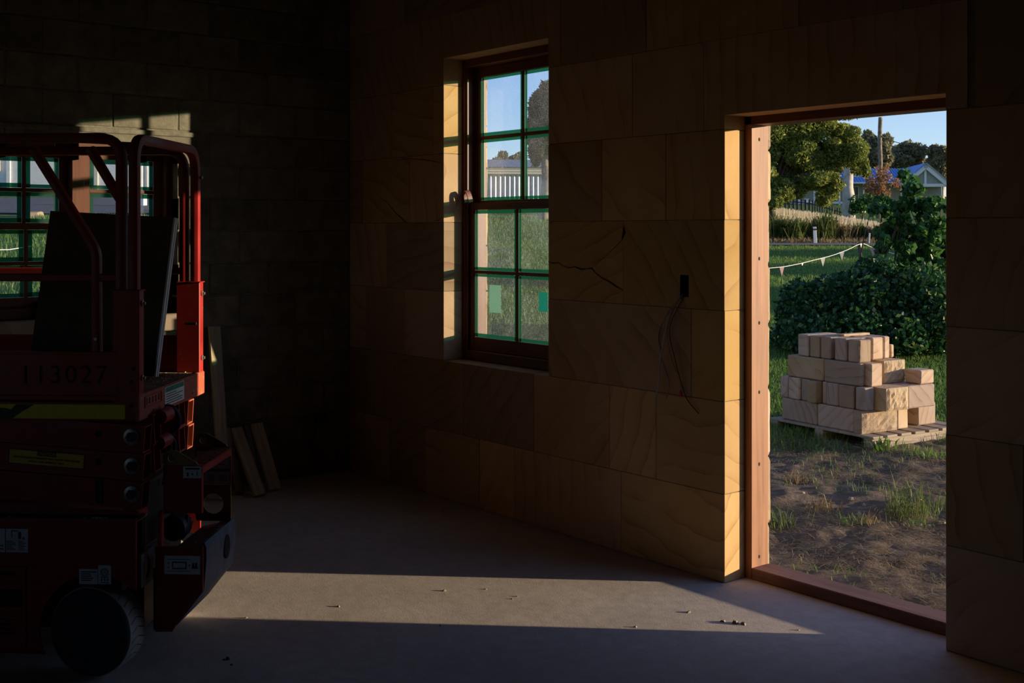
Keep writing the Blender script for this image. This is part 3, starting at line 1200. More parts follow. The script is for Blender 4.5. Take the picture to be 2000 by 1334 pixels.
# service door on the chassis side with slot and grille
d0, d1 = lx(-160), lx(52)
m = MB()
m.box((d0, -.007, .10), (d1, 0, lz(30, 1106)), .006)
dd = m.build('service_door', MAT['red'], ch)
MB().box((lx(-60), -.009, lz(20, 1122)), (lx(32), -.0065, lz(20, 1115)), .001).build('door_slot', MAT['hole'], dd)
MB().box((lx(-60), -.009, lz(20, 1184)), (lx(45), -.0065, lz(20, 1150)), .001).build('door_recess', MAT['hole'], dd)
for k in range(4):
    zz = lz(15, 1208 + 9 * k)
    MB().box((lx(-40), -.010, zz - .005), (lx(30), -.0065, zz), .001).build('grille_slat', MAT['dark_steel'], dd)
# tie-down lug in the end plane
zc, yc_ = lz(281, 1108, .08), .085
outer, inner = [], []
for k in range(24):
    a = 2 * PI * k / 24
    c, s = math.cos(a), math.sin(a)
    e = max(abs(c), abs(s))
    outer.append((yc_ + .062 * c / e, zc + .060 * s / e))
    inner.append((yc_ + .03 * c, zc + .042 * s))
MB().ringplate(outer, inner, 0, XE, XE + .012).build('tie_down_lug', MAT['lug'], ch, fix=True)
# spilled dust and crumbs along the chassis top edge
for k, px in enumerate((18, 165, 182, 190, 198, 207)):
    p = L(px, 1012, .004)
    MB().box((p[0] - .006, .0, zt), (p[0] + .007, .012, zt + random.uniform(.003, .007)), .002).build('debris_crumb', MAT['deck'], ch)


# wheels
def wheel(cx, near, steer):
    yc2 = .05 if near else LW - .05
    s = 1 if near else -1
    h = lambda v: s * (v - .062)
    m = MB()
    R = .1605
    m.lathe([(.118, h(.004)), (.125, h(.0)), (R - .016, h(.002)), (R - .005, h(.010)), (R - .0015, h(.020)), (R - .0015, h(.110)), (R - .005, h(.118)), (.10, h(.122))], (0, 0, R), 1, 64)
    ty = m.build('wheel', MAT['sidewall'], lift, smooth=True, fix=True)
    ty.location = (cx, yc2, 0)
    ty.rotation_euler = (0, 0, steer)
    MB().lathe([(R - .006, h(.0125)), (R - .001, h(.016)), (R, h(.024)), (R, h(.108)), (R - .001, h(.114)), (R - .006, h(.116))], (0, 0, R), 1, 64).build('tread_band', MAT['tyre'], ty, smooth=True, fix=True)
    hb_ = MB().lathe([(.001, h(.028)), (.03, h(.028)), (.034, h(.020)), (.060, h(.022)), (.066, h(.034)), (.098, h(.034)), (.112, h(.006)), (.119, h(.003)), (.121, h(.02))], (0, 0, R), 1, 48)
    hb_.build('hub', MAT['hub'], ty, smooth=True, fix=True)
    for k in range(5):
        a = 2 * PI * k / 5 + .3
        c = Vector((.048 * math.cos(a), h(.018), R + .048 * math.sin(a)))
        MB().lathe([(.008, -.006), (.008, .006)], c, 1, 6).build('wheel_nut', MAT['dark_steel'], ty)
    g = MB()
    for k in range(30):
        a0 = 2 * PI * k / 30
        for (o, ya, yb2, w_) in ((0, .022, .060, .12), (.10, .064, .108, -.12)):
            n = 4
            for j in range(n):
                y0 = ya + (yb2 - ya) * j / n
                y1 = ya + (yb2 - ya) * (j + 1) / n
                aa = a0 + o + w_ * j / n * .8
                ab = a0 + o + w_ * (j + 1) / n * .8
                q = []
                for (a, y) in ((aa, y0), (aa + .022, y0), (ab + .022, y1), (ab, y1)):
                    q.append(((R + .0008) * math.cos(a), h(y), R + (R + .0008) * math.sin(a)))
                g.add(q, [(0, 1, 2, 3)], False)
    g.build('tread_groove', MAT['black'], ty, kind='stuff')
    return ty


wheel(.0, True, -.17)
wheel(.0, False, -.17)
wheel(-1.36, True, 0)
wheel(-1.36, False, 0)
MB().tube([(0, .1, .16), (0, LW - .1, .16)], .03, 12).build('axle', MAT['dark_steel'], lift, smooth=True)

# scissor arms: hollow tubes, cut ends open
AW, AT = .072, .005


def arm(x1, ly, z1, length, slope, h, name='scissor_arm', mat='red'):
    """arm whose ladder-side end is at x1, z1 (centre)"""
    a = math.atan(slope)
    p1 = Vector((x1, ly, z1))
    p0 = p1 + Vector((-math.cos(a), 0, math.sin(a))) * length
    return MB().hollow(p0, p1, AW, h, AT).build(name, MAT[mat], lift, fix=True)


nar = []
for py, pxe in ((858, 285), (912, 284), (967, 281)):
    nar.append(arm(lx(pxe, .03), .049, lz(pxe, py, .03), 1.75, .072, .097))
for py0, py1 in ((808, 865), (866, 922)):
    za, zb = lz(309, py0, .11), lz(309, py1, .11)
    arm(lx(301, .095), .130, (za + zb) / 2, 1.75, -.055, za - zb - .002)
for py0, py1 in ((783, 831), (832, 880)):
    za, zb = lz(364, py0, .62), lz(364, py1, .62)
    arm(lx(358, .62), .606, (za + zb) / 2, 1.75, -.05, za - zb - .002, mat='red_sunlit')
    arm(lx(372, .69), .69, (za + zb) / 2 - .004, 1.75, .065, za - zb - .002, mat='red_sunlit')
# lowest arm pair sloping into the chassis
arm(lx(250, .06), .10, lz(250, 1015, .1), 1.6, .05, .08)
for (px, py) in ((257, 853), (258, 910), (258, 965)):
    p = L(px, py, .012)
    c = (p[0], .0125, p[2])
    wsh = MB().lathe([(.0295, 0), (.0295, -.004), (.024, -.006)], c, 1, 24).build('pivot_pin', MAT['steel'], lift, smooth=True, fix=True)
    MB().lathe([(.018, -.006), (.018, -.016), (.015, -.018)], c, 1, 6).build('bolt_head', MAT['dark_steel'], wsh, fix=True)
for (px, py, r) in ((192, 848, .0125), (192, 902, .0125), (262, 720, .006), (258, 745, .006), (257, 792, .007)):
    p = L(px, py, .012)
    MB().lathe([(r, 0), (r, -.0015)], (p[0], .0125 if py > 830 else .0065, p[2]), 1, 18).build('bolt_hole', MAT['hole'], lift, fix=True)
a, b = L(187, 932, .01), L(200, 984, .01)
MB().box((a[0], .006, b[2]), (b[0], .0128, a[2]), .001).build('guide_strap', MAT['black'], lift)
# cross tubes, collars and hoses
for (px, py, ly0, r) in ((322, 815, .13, .027), (320, 866, .13, .025), (270, 1010, .06, .024)):
    p = L(px, py, ly0)
    MB().tube([(p[0] - .02, ly0, p[2]), (p[0] - .02, ly0 + .09, p[2])], r, 18).build('cross_tube', MAT['red'], lift, smooth=True)
for (px, py, ly, R, ry) in ((338, 822, .22, .045, .0), (331, 872, .22, .04, 0), (336, 820, .26, .05, 0)):
    p = Vector(L(px, py, ly))
    pts = []
    for k in range(15):
        a = math.radians(150 - k * 17)
        pts.append(p + Vector((R * math.cos(a) * .7 - .02, .004 * k, R * math.sin(a))))
    pts.append(pts[-1] + Vector((-.03, .02, -.12)))
    MB().tube(pts, .008, 8).build('hydraulic_hose', MAT['black'], lift, smooth=True)
pts = [Vector(L(325, 1025, .2)), Vector(L(335, 1045, .2)), Vector(L(350, 1053, .22)), Vector(L(363, 1040, .22)), Vector(L(366, 1005, .24))]
MB().tube(smooth_path(pts), .006, 8).build('hydraulic_hose', MAT['black'], lift, smooth=True)
MB().lathe([(.02, -.04), (.045, -.04), (.05, -.03), (.05, .03), (.045, .04), (.02, .04)], L(345, 1028, .24), 1, 20).build('drive_motor', MAT['dark_steel'], lift, smooth=True, fix=True)
MB().lathe([(.016, -.05), (.016, .05)], L(362, 1024, .28), 1, 14).build('motor_shaft', MAT['red'], lift, smooth=True, fix=True)
a, b = L(309, 1068, .06), L(318, 998, .06)
MB().box((a[0], .05, a[2]), (b[0], .075, b[2]), .003).build('ladder_bracket', MAT['red'], lift)

# ladder end
N0, N1 = .085, .45
up = [(319, 890), (322, 883), (331, 879), (344, 880), (393, 909), (394, 914), (319, 909)]
hole_c = L(335, 895, N0)
for ly, nm, pts in ((N0, 'ladder_ear', up), (N1, 'ladder_ear', None)):
    poly = [(lx(px, N0), lz(px, py, N0)) for (px, py) in up]
    cx_, cz_ = hole_c[0], hole_c[2]
    # outline as equal-angle samples about the hole
    out, inn = [], []
    n = 40
    for k in range(n):
        a = 2 * PI * k / n
        dx, dz = math.cos(a), math.sin(a)
        best = 1e9
        for i in range(len(poly)):
            (x0, z0), (x1, z1) = poly[i], poly[(i + 1) % len(poly)]
            ex, ez = x1 - x0, z1 - z0
            den = dx * ez - dz * ex
            if abs(den) < 1e-9:
                continue
            t = ((x0 - cx_) * ez - (z0 - cz_) * ex) / den
            s = ((x0 - cx_) * dz - (z0 - cz_) * dx) / den
            if t > 0 and -1e-6 <= s <= 1 + 1e-6:
                best = min(best, t)
        out.append((cx_ + dx * best, cz_ + dz * best))
        inn.append((cx_ + .0135 * dx, cz_ + .0135 * dz))
    MB().ringplate(out, inn, 1, ly, ly + .006).build(nm, MAT['yellow_plate'], lift, fix=True)


def npoly(pts, ref=N0):
    return [(lx(px, ref), lz(px, py, ref)) for (px, py) in pts]


lad = MB().prism(npoly([(319, 909), (394, 909), (394, 1003), (319, 1003)]), 1, N0, N0 + .02).build('ladder_side_plate', MAT['red'], lift, fix=True)
low = npoly([(303, 1068), (396, 1068), (396, 1155), (343, 1222), (336, 1234), (303, 1234)])
lp = MB().prism(low, 1, N0, N0 + .012).build('ladder_lower_plate', MAT['red'], lift, fix=True)
MB().box((lx(300, N0), N0 - .002, lz(300, 1230, N0)), (lx(303, N0), N0 + .01, lz(300, 1110, N0))).build('plate_gap', MAT['hole'], lp)
# far plate with a round cut-out
x0, x1 = lx(319, N0), lx(394, N0)
z1, z0 = lz(394, 909, N0), lz(394, 1066, N0)
MB().box((x0, N1, (z0 + z1) / 2 - .01), (x1, N1 + .006, z1)).build('ladder_far_plate', MAT['red'], lift)
cxh, czh = x0 + .072, (z0 + (z0 + z1) / 2 - .01) / 2
out, inn = [], []
for k in range(32):
    a = 2 * PI * k / 32
    c, s = math.cos(a), math.sin(a)
    bx = min(((x1 - cxh) / c if c > 1e-6 else 1e9), ((x0 - cxh) / c if c < -1e-6 else 1e9))
    bz = min((((z0 + z1) / 2 - .01 - czh) / s if s > 1e-6 else 1e9), ((z0 - czh) / s if s < -1e-6 else 1e9))
    e = min(bx, bz)
    out.append((cxh + c * e, czh + s * e))
    inn.append((cxh + .04 * c, czh + .04 * s))
MB().ringplate(out, inn, 1, N1, N1 + .006).build('ladder_far_plate', MAT['yellow_plate'], lift, fix=True)
# two checkered steps
for (px0, px1, py, nm) in ((356, 395, 910, 'step'), (372, 396, 1066, 'step')):
    zz = lz(394, py, N0)
    xa, xb = lx(px0, N0), lx(px1, N0)
    st = MB().box((xa, N0 + .006, zz - .006), (xb, N1, zz), .001).build(nm, MAT['step_red'], lift)
    MB().box((xb - .006, N0 + .006, zz - .03), (xb, N1, zz), .001).build('step_lip', MAT['red'], st)
    t = MB()
    for i in range(4):
        for j in range(13):
            cx2 = xa + (xb - xa) * (i + .5) / 4
            cy2 = N0 + .03 + (N1 - N0 - .05) * j / 12
            t.box((cx2 - .006, cy2 - .0018, zz), (cx2 + .006, cy2 + .0018, zz + .0022), 0, Matrix.Rotation(PI / 4 * (1 if (i + j) % 2 else -1), 3, 'Z'))
    t.build('tread_pattern', MAT['step_red'], st, kind='stuff')
# blue-grey wedge guard at the foot of the ladder
wp = npoly([(380, 1068), (397, 1062), (401, 1072), (401, 1098), (396, 1156), (343, 1224), (330, 1224), (330, 1080)])
wz = lz(397, 1062, N0)
gd = MB().prism(wp, 1, N0 + .013, N1 + .02).build('foot_guard', MAT['guard'], lift, fix=True)
gs = lx(399, N0) + .002
yy = N1 - .10
lp2 = []
for k in range(20):
    a = 2 * PI * k / 20
    lp2.append((yy + .036 * math.cos(a), lz(397, 1105, N0) + .046 * math.sin(a)))
MB().prism(lp2, 0, gs - .004, gs + .0045).build('guard_slot', MAT['hole'], gd, fix=True)

# platform
PX1 = lx(272, .02)
ZD = lz(272, 772, .02)                             # deck level
zb_ = lz(272, 822, .02)
pl = MB().box((XL, .02, ZD - .03), (PX1 - .004, LW, ZD), .002).build('platform', MAT['deck'], lift)
MB().box((XL, .008, zb_ + .0), (PX1 - .012, .024, ZD + .0), .003).build('side_beam', MAT['red'], pl)
MB().box((XL, LW - .004, zb_), (PX1 - .012, LW + .012, ZD), .003).build('side_beam', MAT['red'], pl)
ZT = ZD + .152
tb = MB().box((XL, .012, ZD - .004), (lx(226), .020, ZT), .002).build('toe_board', MAT['red'], pl)
MB().box((XL, LW - .01, ZD), (PX1 - .05, LW - .002, ZT), .002).build('toe_board', MAT['red'], pl)
MB().box((XL, .008, ZT - .006), (lx(226), .024, ZT + .004), .002).build('toe_lip', MAT['red'], tb)
MB().box((XL, .004, lz(100, 786)), (lx(218), .012, lz(100, 782)), .001).build('deck_seam', MAT['hole'], tb)
eb = MB().box((PX1 - .012, .004, zb_ - .002), (PX1 + .006, LW + .012, ZD + .002), .004).build('end_beam', MAT['red_sunlit'], pl)
# raised name bar with worn letters, and a wired data label on the end beam
def epx(px):
    """across position on the end beam seen at a photo column"""
    k = (px - 1000) / F
    x = PX1 + .006
    return (LX0 + x * CA - k * (LZ0 - x * SA)) / (k * CA - SA)


zm = (zb_ + ZD) / 2
MB().box((PX1 + .0062, epx(322), zb_ + .012), (PX1 + .0072, epx(359), ZD - .006)).build('data_label', MAT['wlabel'], eb)
MB().box((PX1 + .0072, epx(323), ZD - .026), (PX1 + .0078, epx(358), ZD - .008)).build('label_band', MAT['glabel'], eb)
for k in range(5):
    zz = ZD - .036 - k * .009
    MB().box((PX1 + .0072, epx(324), zz), (PX1 + .0078, epx(324) + (epx(358) - epx(324)) * random.uniform(.5, .95), zz + .003)).build('label_line', MAT['ink'], eb)
bz = ZD - .03
for (ya, yb2, za, zb2) in ((epx(282), epx(315), bz + .016, bz + .02), (epx(282), epx(315), bz - .022, bz - .018), (epx(282), epx(282) + .005, bz - .022, bz + .02), (epx(315) - .005, epx(315), bz - .022, bz + .02)):
    MB().box((PX1 + .006, ya, za), (PX1 + .009, yb2, zb2), .001).build('raised_frame', MAT['red'], eb)
for k, t in enumerate((.12, .28, .46, .64, .82)):
    ya = epx(282) + (epx(315) - epx(282)) * t
    MB().box((PX1 + .006, ya, bz - .012), (PX1 + .0085, ya + .009, bz + .011), .001).build('worn_letter', MAT['step_red'], eb)
for px in (300, 311, 376):
    y_ = epx(px)
    MB().lathe([(.004, 0), (.004, .001)], (PX1 + .0062, y_, zb_ + .02), 0, 10).build('bolt_hole', MAT['hole'], eb, fix=True)
# yellow reflective tape with a smear of green paint
yt = MB().box((lx(-200), .0055, lz(100, 818)), (lx(243), .0078, lz(100, 790)), .0004).build('reflective_tape', MAT['ytape'], pl)
sm = [(lx(-200), lz(0, 818)), (lx(-30), lz(0, 818)), (lx(22), lz(0, 818.2)), (lx(30), lz(0, 812)), (lx(38), lz(0, 806)), (lx(52), lz(0, 798)), (lx(66), lz(0, 789.7)), (lx(30), lz(0, 789.7)), (lx(20), lz(0, 800)), (lx(8), lz(0, 797)), (lx(-30), lz(0, 794)), (lx(-200), lz(0, 792))]
MB().prism(sm, 1, .0047, .0056).build('paint_smear', MAT['gtape'], yt, fix=True)
# stencilled fleet number
RT = (PI / 2, 0, 0)
for k, dg in enumerate('113027'):
    pxd = 47 + k * 29.6
    text(dg, .094, MAT['faded'], (lx(pxd), .0115, lz(pxd, 734)), RT, tb, 'fleet_digit')
# caution label on the middle arm
sl_ = math.atan(.072)
cl = MB().box((-.14, -.0007, -.027), (.14, .0007, .027)).build('caution_label', MAT['ink'], nar[1])
cp = L(91, 896, .012)
cl.location = (cp[0], .0122, cp[2])
cl.rotation_euler = (0, sl_, 0)
for o in (MB().box((-.137, -.0012, -.024), (.137, -.0006, .024)).build('label_field', MAT['ylabel'], nar[1]),
          MB().box((-.036, -.0017, .008), (.036, -.0011, .0245)).build('label_header', MAT['ink'], nar[1])):
    o.location = cl.location
    o.rotation_euler = cl.rotation_euler
RTS = (Matrix.Rotation(sl_, 4, 'Y') @ Matrix.Rotation(PI / 2, 4, 'X')).to_euler()
for (bd, sz, dz, mt) in (('CAUTION', .0165, .0165, 'ylabel'), ('THIS MACHINE IS DESIGNED AND TESTED FOR USE ON', .0098, -.001, 'ink'), ('A FLAT LEVEL SURFACE ONLY', .0098, -.0135, 'ink')):
    text(bd, sz, MAT[mt], (cp[0] + dz * math.sin(sl_), .0102, cp[2] + dz), RTS, nar[1], 'label_lettering')


def decal(px0, py0, px1, py1, ly, parent, lines, name='decal'):
    """white sticker with printed marks; lines in 0..1 boxes"""
    a, b = L(px0, py0, ly), L(px1, py1, ly)
    o = MB().box((a[0], ly - .0012, b[2]), (b[0], ly, a[2])).build(name, MAT['wlabel'], parent)
    for (x0, y0, x1, y1) in lines:
        m = MB().box((a[0] + (b[0] - a[0]) * x0, ly - .002, a[2] + (b[2] - a[2]) * y1), (a[0] + (b[0] - a[0]) * x1, ly - .0012, a[2] + (b[2] - a[2]) * y0))
        m.build('print_mark', MAT['ink'], parent)
    return o


decal(-40, 1032, 55, 1079, 0, ch, [(.53, .0, .545, 1)] + [(.56, .52 + .07 * k, .56 + .2 * random.uniform(.6, 1), .55 + .07 * k) for k in range(6)] +
      [(.8, .52 + .07 * k, .8 + .16 * random.uniform(.6, 1), .55 + .07 * k) for k in range(6)] + [(.66, .06, .80, .10), (.66, .06, .675, .35), (.8, .12, .86, .42), (.89, .36, .93, .44), (.1, .7, .5, .74), (.1, .84, .5, .88)])
decal(155, 1111, 191, 1141, 0, ch, [(.1, .15 + .14 * k, .1 + random.uniform(.45, .85), .22 + .14 * k) for k in range(5)])
d2 = decal(192, 1104, 217, 1141, 0, ch, [(.2, .62, .8, .66), (.22, .70, .32, .82), (.45, .70, .55, .82), (.68, .70, .78, .82), (.2, .9, .85, .94)])
a, b = L(192, 1104, 0), L(217, 1141, 0)
cx2, cz2 = (a[0] + b[0]) / 2, a[2] + (b[2] - a[2]) * .38
for (ro, ri) in ((.0150, .0128), (.0105, .0085), (.004, .002)):
    MB().ringplate([(cx2 + ro * math.cos(2 * PI * k / 24), cz2 + ro * math.sin(2 * PI * k / 24)) for k in range(24)],
                   [(cx2 + ri * math.cos(2 * PI * k / 24), cz2 + ri * math.sin(2 * PI * k / 24)) for k in range(24)], 1, -.002, -.0011).build('print_mark', MAT['ink'], ch, fix=True)
decal(321, 1085, 391, 1122, N0, lp, [(.22, .32, .62, .38), (.22, .66, .62, .72), (.22, .32, .25, .72), (.59, .32, .62, .72), (.08, .18, .72, .205), (.08, .82, .72, .845),
                                     (.78, .38, .84, .68), (.86, .38, .92, .68), (.76, .62, .94, .68), (.10, .36, .13, .44), (.10, .60, .13, .68), (.69, .46, .72, .56)])
decal(358, 911, 393, 934, N0, lad, [(.12, .10, .92, .26), (.45, .62, .58, .68), (.5, .54, .53, .76), (.2, .5, .3, .85), (.75, .4, .8, .8)])
fx0, fx1 = x0 + .005, x1 - .006
fz0, fz1 = (z0 + z1) / 2 - .004, z1 - .018
MB().box((fx0, N1 - .0012, fz0), (fx1, N1, fz1)).build('decal', MAT['wlabel'], lift)
MB().box((fx0, N1 - .002, fz0 + (fz1 - fz0) * .40), (fx1, N1 - .0012, fz0 + (fz1 - fz0) * .48)).build('decal_band', MAT['glabel'], lift)
for k in range(12):
    r, c = divmod(k, 2)
    zz = fz0 + (fz1 - fz0) * (.06 + .055 * r if r < 5 else .6)
    xa = fx0 + (fx1 - fx0) * (.35 + .33 * c)
    MB().box((xa, N1 - .002, zz), (xa + (fx1 - fx0) * random.uniform(.15, .28), N1 - .0012, zz + .0025)).build('print_mark', MAT['ink'], lift)
for (u, v_) in ((.42, .72), (.42, .86), (.72, .86)):
    MB().box((fx0 + (fx1 - fx0) * u, N1 - .002, fz0 + (fz1 - fz0) * v_), (fx0 + (fx1 - fx0) * (u + .1), N1 - .0012, fz0 + (fz1 - fz0) * (v_ + .09))).build('print_mark', MAT['ink'], lift)

# guard rails: square tube with rounded corners
SEC = []
for k in range(4):
    for a in (15, 45, 75):
        t = math.radians(a + 90 * k)
        c, s = math.cos(t), math.sin(t)
        e = (abs(c) ** 5 + abs(s) ** 5) ** .2
        SEC.append((c / e, s / e))
RR = .0185
ZR = lz(260, 259, .03) - RR


def corner(p, a, b, r, n=7):
    """points rounding the corner p between directions a and b"""
    p = Vector(p)
    a = Vector(a).normalized()
    b = Vector(b).normalized()
    out = []
    for k in range(n + 1):
        t = k / n
        out.append(p + a * r * (1 - t) ** 2 + b * r * t ** 2)
    return out


Y0, Y1 = .034, LW - .022
xs_ = lx(237, .03)                                  # side-rail end post
xe_ = lx(262, .03)                                  # end hoop
for yy, nm in ((Y0, 'near'), (Y1, 'far')):
    path = [(XL, yy, ZR)] + corner((xs_, yy, ZR), (-1, 0, 0), (0, 0, -1), .085) + [(xs_, yy, ZD)]
    sr = MB().tube(path, RR, sec=SEC).build('side_rail', MAT['red_rail'], lift, smooth=True)
    zmid = lz(100, 542, .03)
    MB().box((XL, yy - .013, zmid - .014), (xs_, yy + .013, zmid + .014), .004).build('mid_rail', MAT['red_rail'], sr)
    if nm == 'near':
        pa, pb, pc, pd = L(66, 292, Y0), L(182, 478, Y0), L(189, 505, Y0), L(190, 690, Y0)
        q = [pa, pb] + [tuple(v) for v in corner((lx(189, Y0), Y0, lz(187, 490, Y0)), Vector(pa) - Vector(pb), (0, 0, -1), .03)] + [pd]
        MB().tube(q, .0165, sec=SEC).build('diagonal_brace', MAT['red_rail'], sr, smooth=True)
        MB().tube([L(176, 290, Y0), L(234, 388, Y0)], .0165, sec=SEC).build('diagonal_brace', MAT['red_rail'], sr, smooth=True)
        p = L(192, 672, Y0)
        MB().box((p[0] - .008, Y0 - .022, p[2] - .04), (p[0] + .008, Y0 + .01, p[2] + .04), .002).build('brace_clip', MAT['red_rail'], sr)
        MB().lathe([(.006, 0), (.006, -.006)], (p[0], Y0 - .022, p[2] + .02), 1, 8).build('bolt', MAT['steel'], sr, fix=True)
path = [(xe_, Y0, ZD)] + corner((xe_, Y0, ZR), (0, 0, -1), (0, 1, 0), .085) + corner((xe_, Y1, ZR), (0, -1, 0), (0, 0, -1), .10) + [(xe_, Y1, ZD)]
eh = MB().tube(path, RR, sec=SEC).build('end_hoop', MAT['red_rail'], lift, smooth=True)
# post sockets
for yy, sg in ((Y0, -1), (Y1, 1)):
    ztop = lz(272, 566, .02)
    so = MB().box((xs_ - .026, yy - .024, ZD), (xe_ + .026, yy + .024, ztop), .003).build('post_socket', MAT['red'], lift)
    for zz in (ZD + .06, ztop - .05):
        MB().lathe([(.011, 0), (.011, .006), (.006, .007), (.006, .014), (.001, .015)], (xe_ + .026, yy + .0, zz), 0, 16).build('bolt', MAT['steel'], so, fix=True)
    MB().box((xe_ - .02, yy - .03, ztop - .005), (xe_ + .03, yy + .03, ztop), .002).build('socket_collar', MAT['red'], so)
MB().lathe([(.006, 0), (.006, .012)], (xe_ + RR, Y1, lz(377, 347, Y1)), 0, 10).build('rail_pin', MAT['steel'], eh, fix=True)
MB().tube([(xe_ - .026, Y1 - .05, lz(350, 630, Y1)), (xe_ + .02, Y1 - .05, lz(350, 630, Y1))], .006, 8).build('locking_pin', MAT['dark_steel'], lift, smooth=True)
# near end plate covering the post feet
MB().box((lx(226), .006, ZD - .09), (PX1 - .002, .016, lz(250, 566)), .003).build('post_plate', MAT['red'], lift)
# dust and shavings on the deck end
t = MB()
for k in range(70):
    x = random.uniform(PX1 - .14, PX1 - .02)
    y = random.uniform(.3, .70)
    s = random.uniform(.003, .009)
    t.box((x, y, ZD), (x + s, y + s * random.uniform(.3, 1.5), ZD + random.uniform(.001, .005)), 0, Matrix.Rotation(random.uniform(0, 3), 3, 'Z'))
t.build('sawdust', MAT['pine'], pl, kind='stuff')

# sheet leaning inside the platform, a pale trim on its edge
FOOT_Y = .50
ps, ln_, rl_ = math.radians(8), math.radians(9), math.radians(3.0)
tdir = Vector((math.cos(ps), -math.sin(ps), 0))      # along the sheet, toward the ladder end
back = Vector((math.sin(ps), math.cos(ps), 0))
updir = back * math.sin(ln_) + Vector((0, 0, 1)) * math.cos(ln_)
nrm = tdir.cross(updir) * -1
t2 = tdir * math.cos(rl_) - updir * math.sin(rl_)
u2 = updir * math.cos(rl_) + tdir * math.sin(rl_)
Th = .026
Wd, HT = .565, .645
Ml = Matrix.Translation(lift.location) @ Matrix.Rotation(YAW - AL, 4, 'Z')
foot = Vector((lx(307, FOOT_Y), FOOT_Y, ZD + .002 + Th * math.sin(ln_)))
sh = thing('leaning_sheet', 'dark cement sheet leaning inside the red lift platform', 'sheet', Ml @ foot)
n2 = u2.cross(t2)
Rm = Matrix((t2, n2, u2)).transposed()
sh.rotation_euler = (Matrix.Rotation(YAW - AL, 3, 'Z') @ Rm).to_euler()
MB().box((-Wd, -Th / 2, 0), (-.008, Th / 2, HT), .001).build('panel', MAT['sheet'], sh)
for (a, b) in ((-Th / 2 - .001, -.002), (.002, Th / 2 + .001)):
    MB().box((-.008, a, 0), (0, b, HT), .001).build('edge_trim', MAT['sheet_edge'], sh, label='pale bright edge of the sheet')
MB().box((-.010, -.002, .001), (-.004, .002, HT - .001)).build('edge_groove', MAT['dark_steel'], sh)

# ------------------------------------------------------------------ ground outside
def sstep(a, b, t):
    t = np.clip((t - a) / (b - a), 0, 1)
    return t * t * (3 - 2 * t)


def hnoise(x, y):
    return (np.sin(x * 1.7 + 1.3 * np.sin(y * .9)) * np.cos(y * 1.3 + .7 * np.sin(x * 1.1)) * .5 +
            np.sin(x * 4.3 + y * 2.1) * np.cos(y * 3.9 - x * 1.7) * .25)


_lat = np.random.default_rng(3).random((97, 89))


def vnoise(x, y):
    """smooth lattice noise, 0..1"""
    xi, yi = np.floor(x).astype(int), np.floor(y).astype(int)
    fx, fy = x - xi, y - yi
    fx, fy = fx * fx * (3 - 2 * fx), fy * fy * (3 - 2 * fy)
    g = lambda a, b: _lat[a % 97, b % 89]
    return (g(xi, yi) * (1 - fx) + g(xi + 1, yi) * fx) * (1 - fy) + (g(xi, yi + 1) * (1 - fx) + g(xi + 1, yi + 1) * fx) * fy


def ground(X, Z):
    """ground height at camera-frame (right, forward)"""
    X = np.asarray(X, dtype=float)
    Z = np.asarray(Z, dtype=float)
    th = X / np.maximum(Z, 4.0)
    r = np.interp(Z, [0, 8.6, 9.4, 14, 37, 41, 44, 52, 75, 110, 170], [-.15, -.15, -.15, .06, 1.10, 1.14, 1.36, 1.62, 2.5, 4.0, 6.5])
    c = np.interp(Z, [0, 9.5, 11, 60, 170], [-.15, -.15, -.1, 3.2, 8.0])
    l = np.interp(Z, [0, 8, 10, 12, 20, 34, 170], [-.15, .0, .55, .85, 1.62, 2.75, 9.0])
    a = sstep(.05, .19, th)
    b = sstep(-.10, -.26, th) if False else 1 - sstep(-.27, -.12, th)
    z = c * (1 - a) * (1 - b) + r * a + l * b
    # world position, to keep clear of the building
    wx = CAM.x + AX[0] * X + FW[0] * Z
    wy = CAM.y + AX[1] * X + FW[1] * Z
    dx = np.maximum(np.maximum(-.25 - wx, wx - (RX + .25)), 0)
    dy = np.maximum(np.maximum(RY - .25 - wy, wy - .4), 0)
    dist = np.hypot(dx, dy)
    k = sstep(.0, 3.0, dist)
    z = z * k + (-.16) * (1 - k)
    z = z + hnoise(X, Z) * .022 * np.clip(dist, 0, 1) * np.clip((40 - Z) / 10, .3, 1)
    near = np.clip(dist, 0, 1) * (1 - sstep(9.5, 13, Z))
    z = z + near * (.030 * (vnoise(X * 3.3, Z * 3.3) - .5) + .030 * (vnoise(X * 8.1 + 5, Z * 8.1) - .5) + .018 * (vnoise(X * 17 + 9, Z * 17) - .5))
    z = np.where(dist <= .02, -.32, z)
    return z


def gz(X, Z):
    return float(ground(X, Z))


def on_ground(px, py):
    """where the ray through a pixel meets the ground"""
    d = ray(px, py)
    k = (px - 1000) / F
    t = 7.0
    for _ in range(4000):
        z = EYE + (HZ - py) / F * t
        if z <= gz(k * t, t):
            break
        t += .02 if t < 30 else .1
    return k * t, t


xs = np.concatenate([np.arange(-70, -14, 2.0), np.arange(-14, .8, .2), np.arange(.8, 5.2, .035), np.arange(5.2, 16, .2), np.arange(16, 90, 2.0)])
zs = np.concatenate([np.arange(-14, 4, 1.0), np.arange(4, 5.2, .2), np.arange(5.2, 10.6, .035), np.arange(10.6, 22, .2), np.arange(22, 60, .6), np.arange(60, 175, 3.0)])
GX, GZ = np.meshgrid(xs, zs)
H = ground(GX, GZ)
VX = CAM.x + AX[0] * GX + FW[0] * GZ
VY = CAM.y + AX[1] * GX + FW[1] * GZ
V = np.stack([VX, VY, H], -1).reshape(-1, 3)
nx = len(xs)
ii, jj = np.meshgrid(np.arange(len(zs) - 1), np.arange(nx - 1), indexing='ij')
q0 = ii * nx + jj
Q = np.stack([q0, q0 + 1, q0 + nx + 1, q0 + nx], -1).reshape(-1, 4)


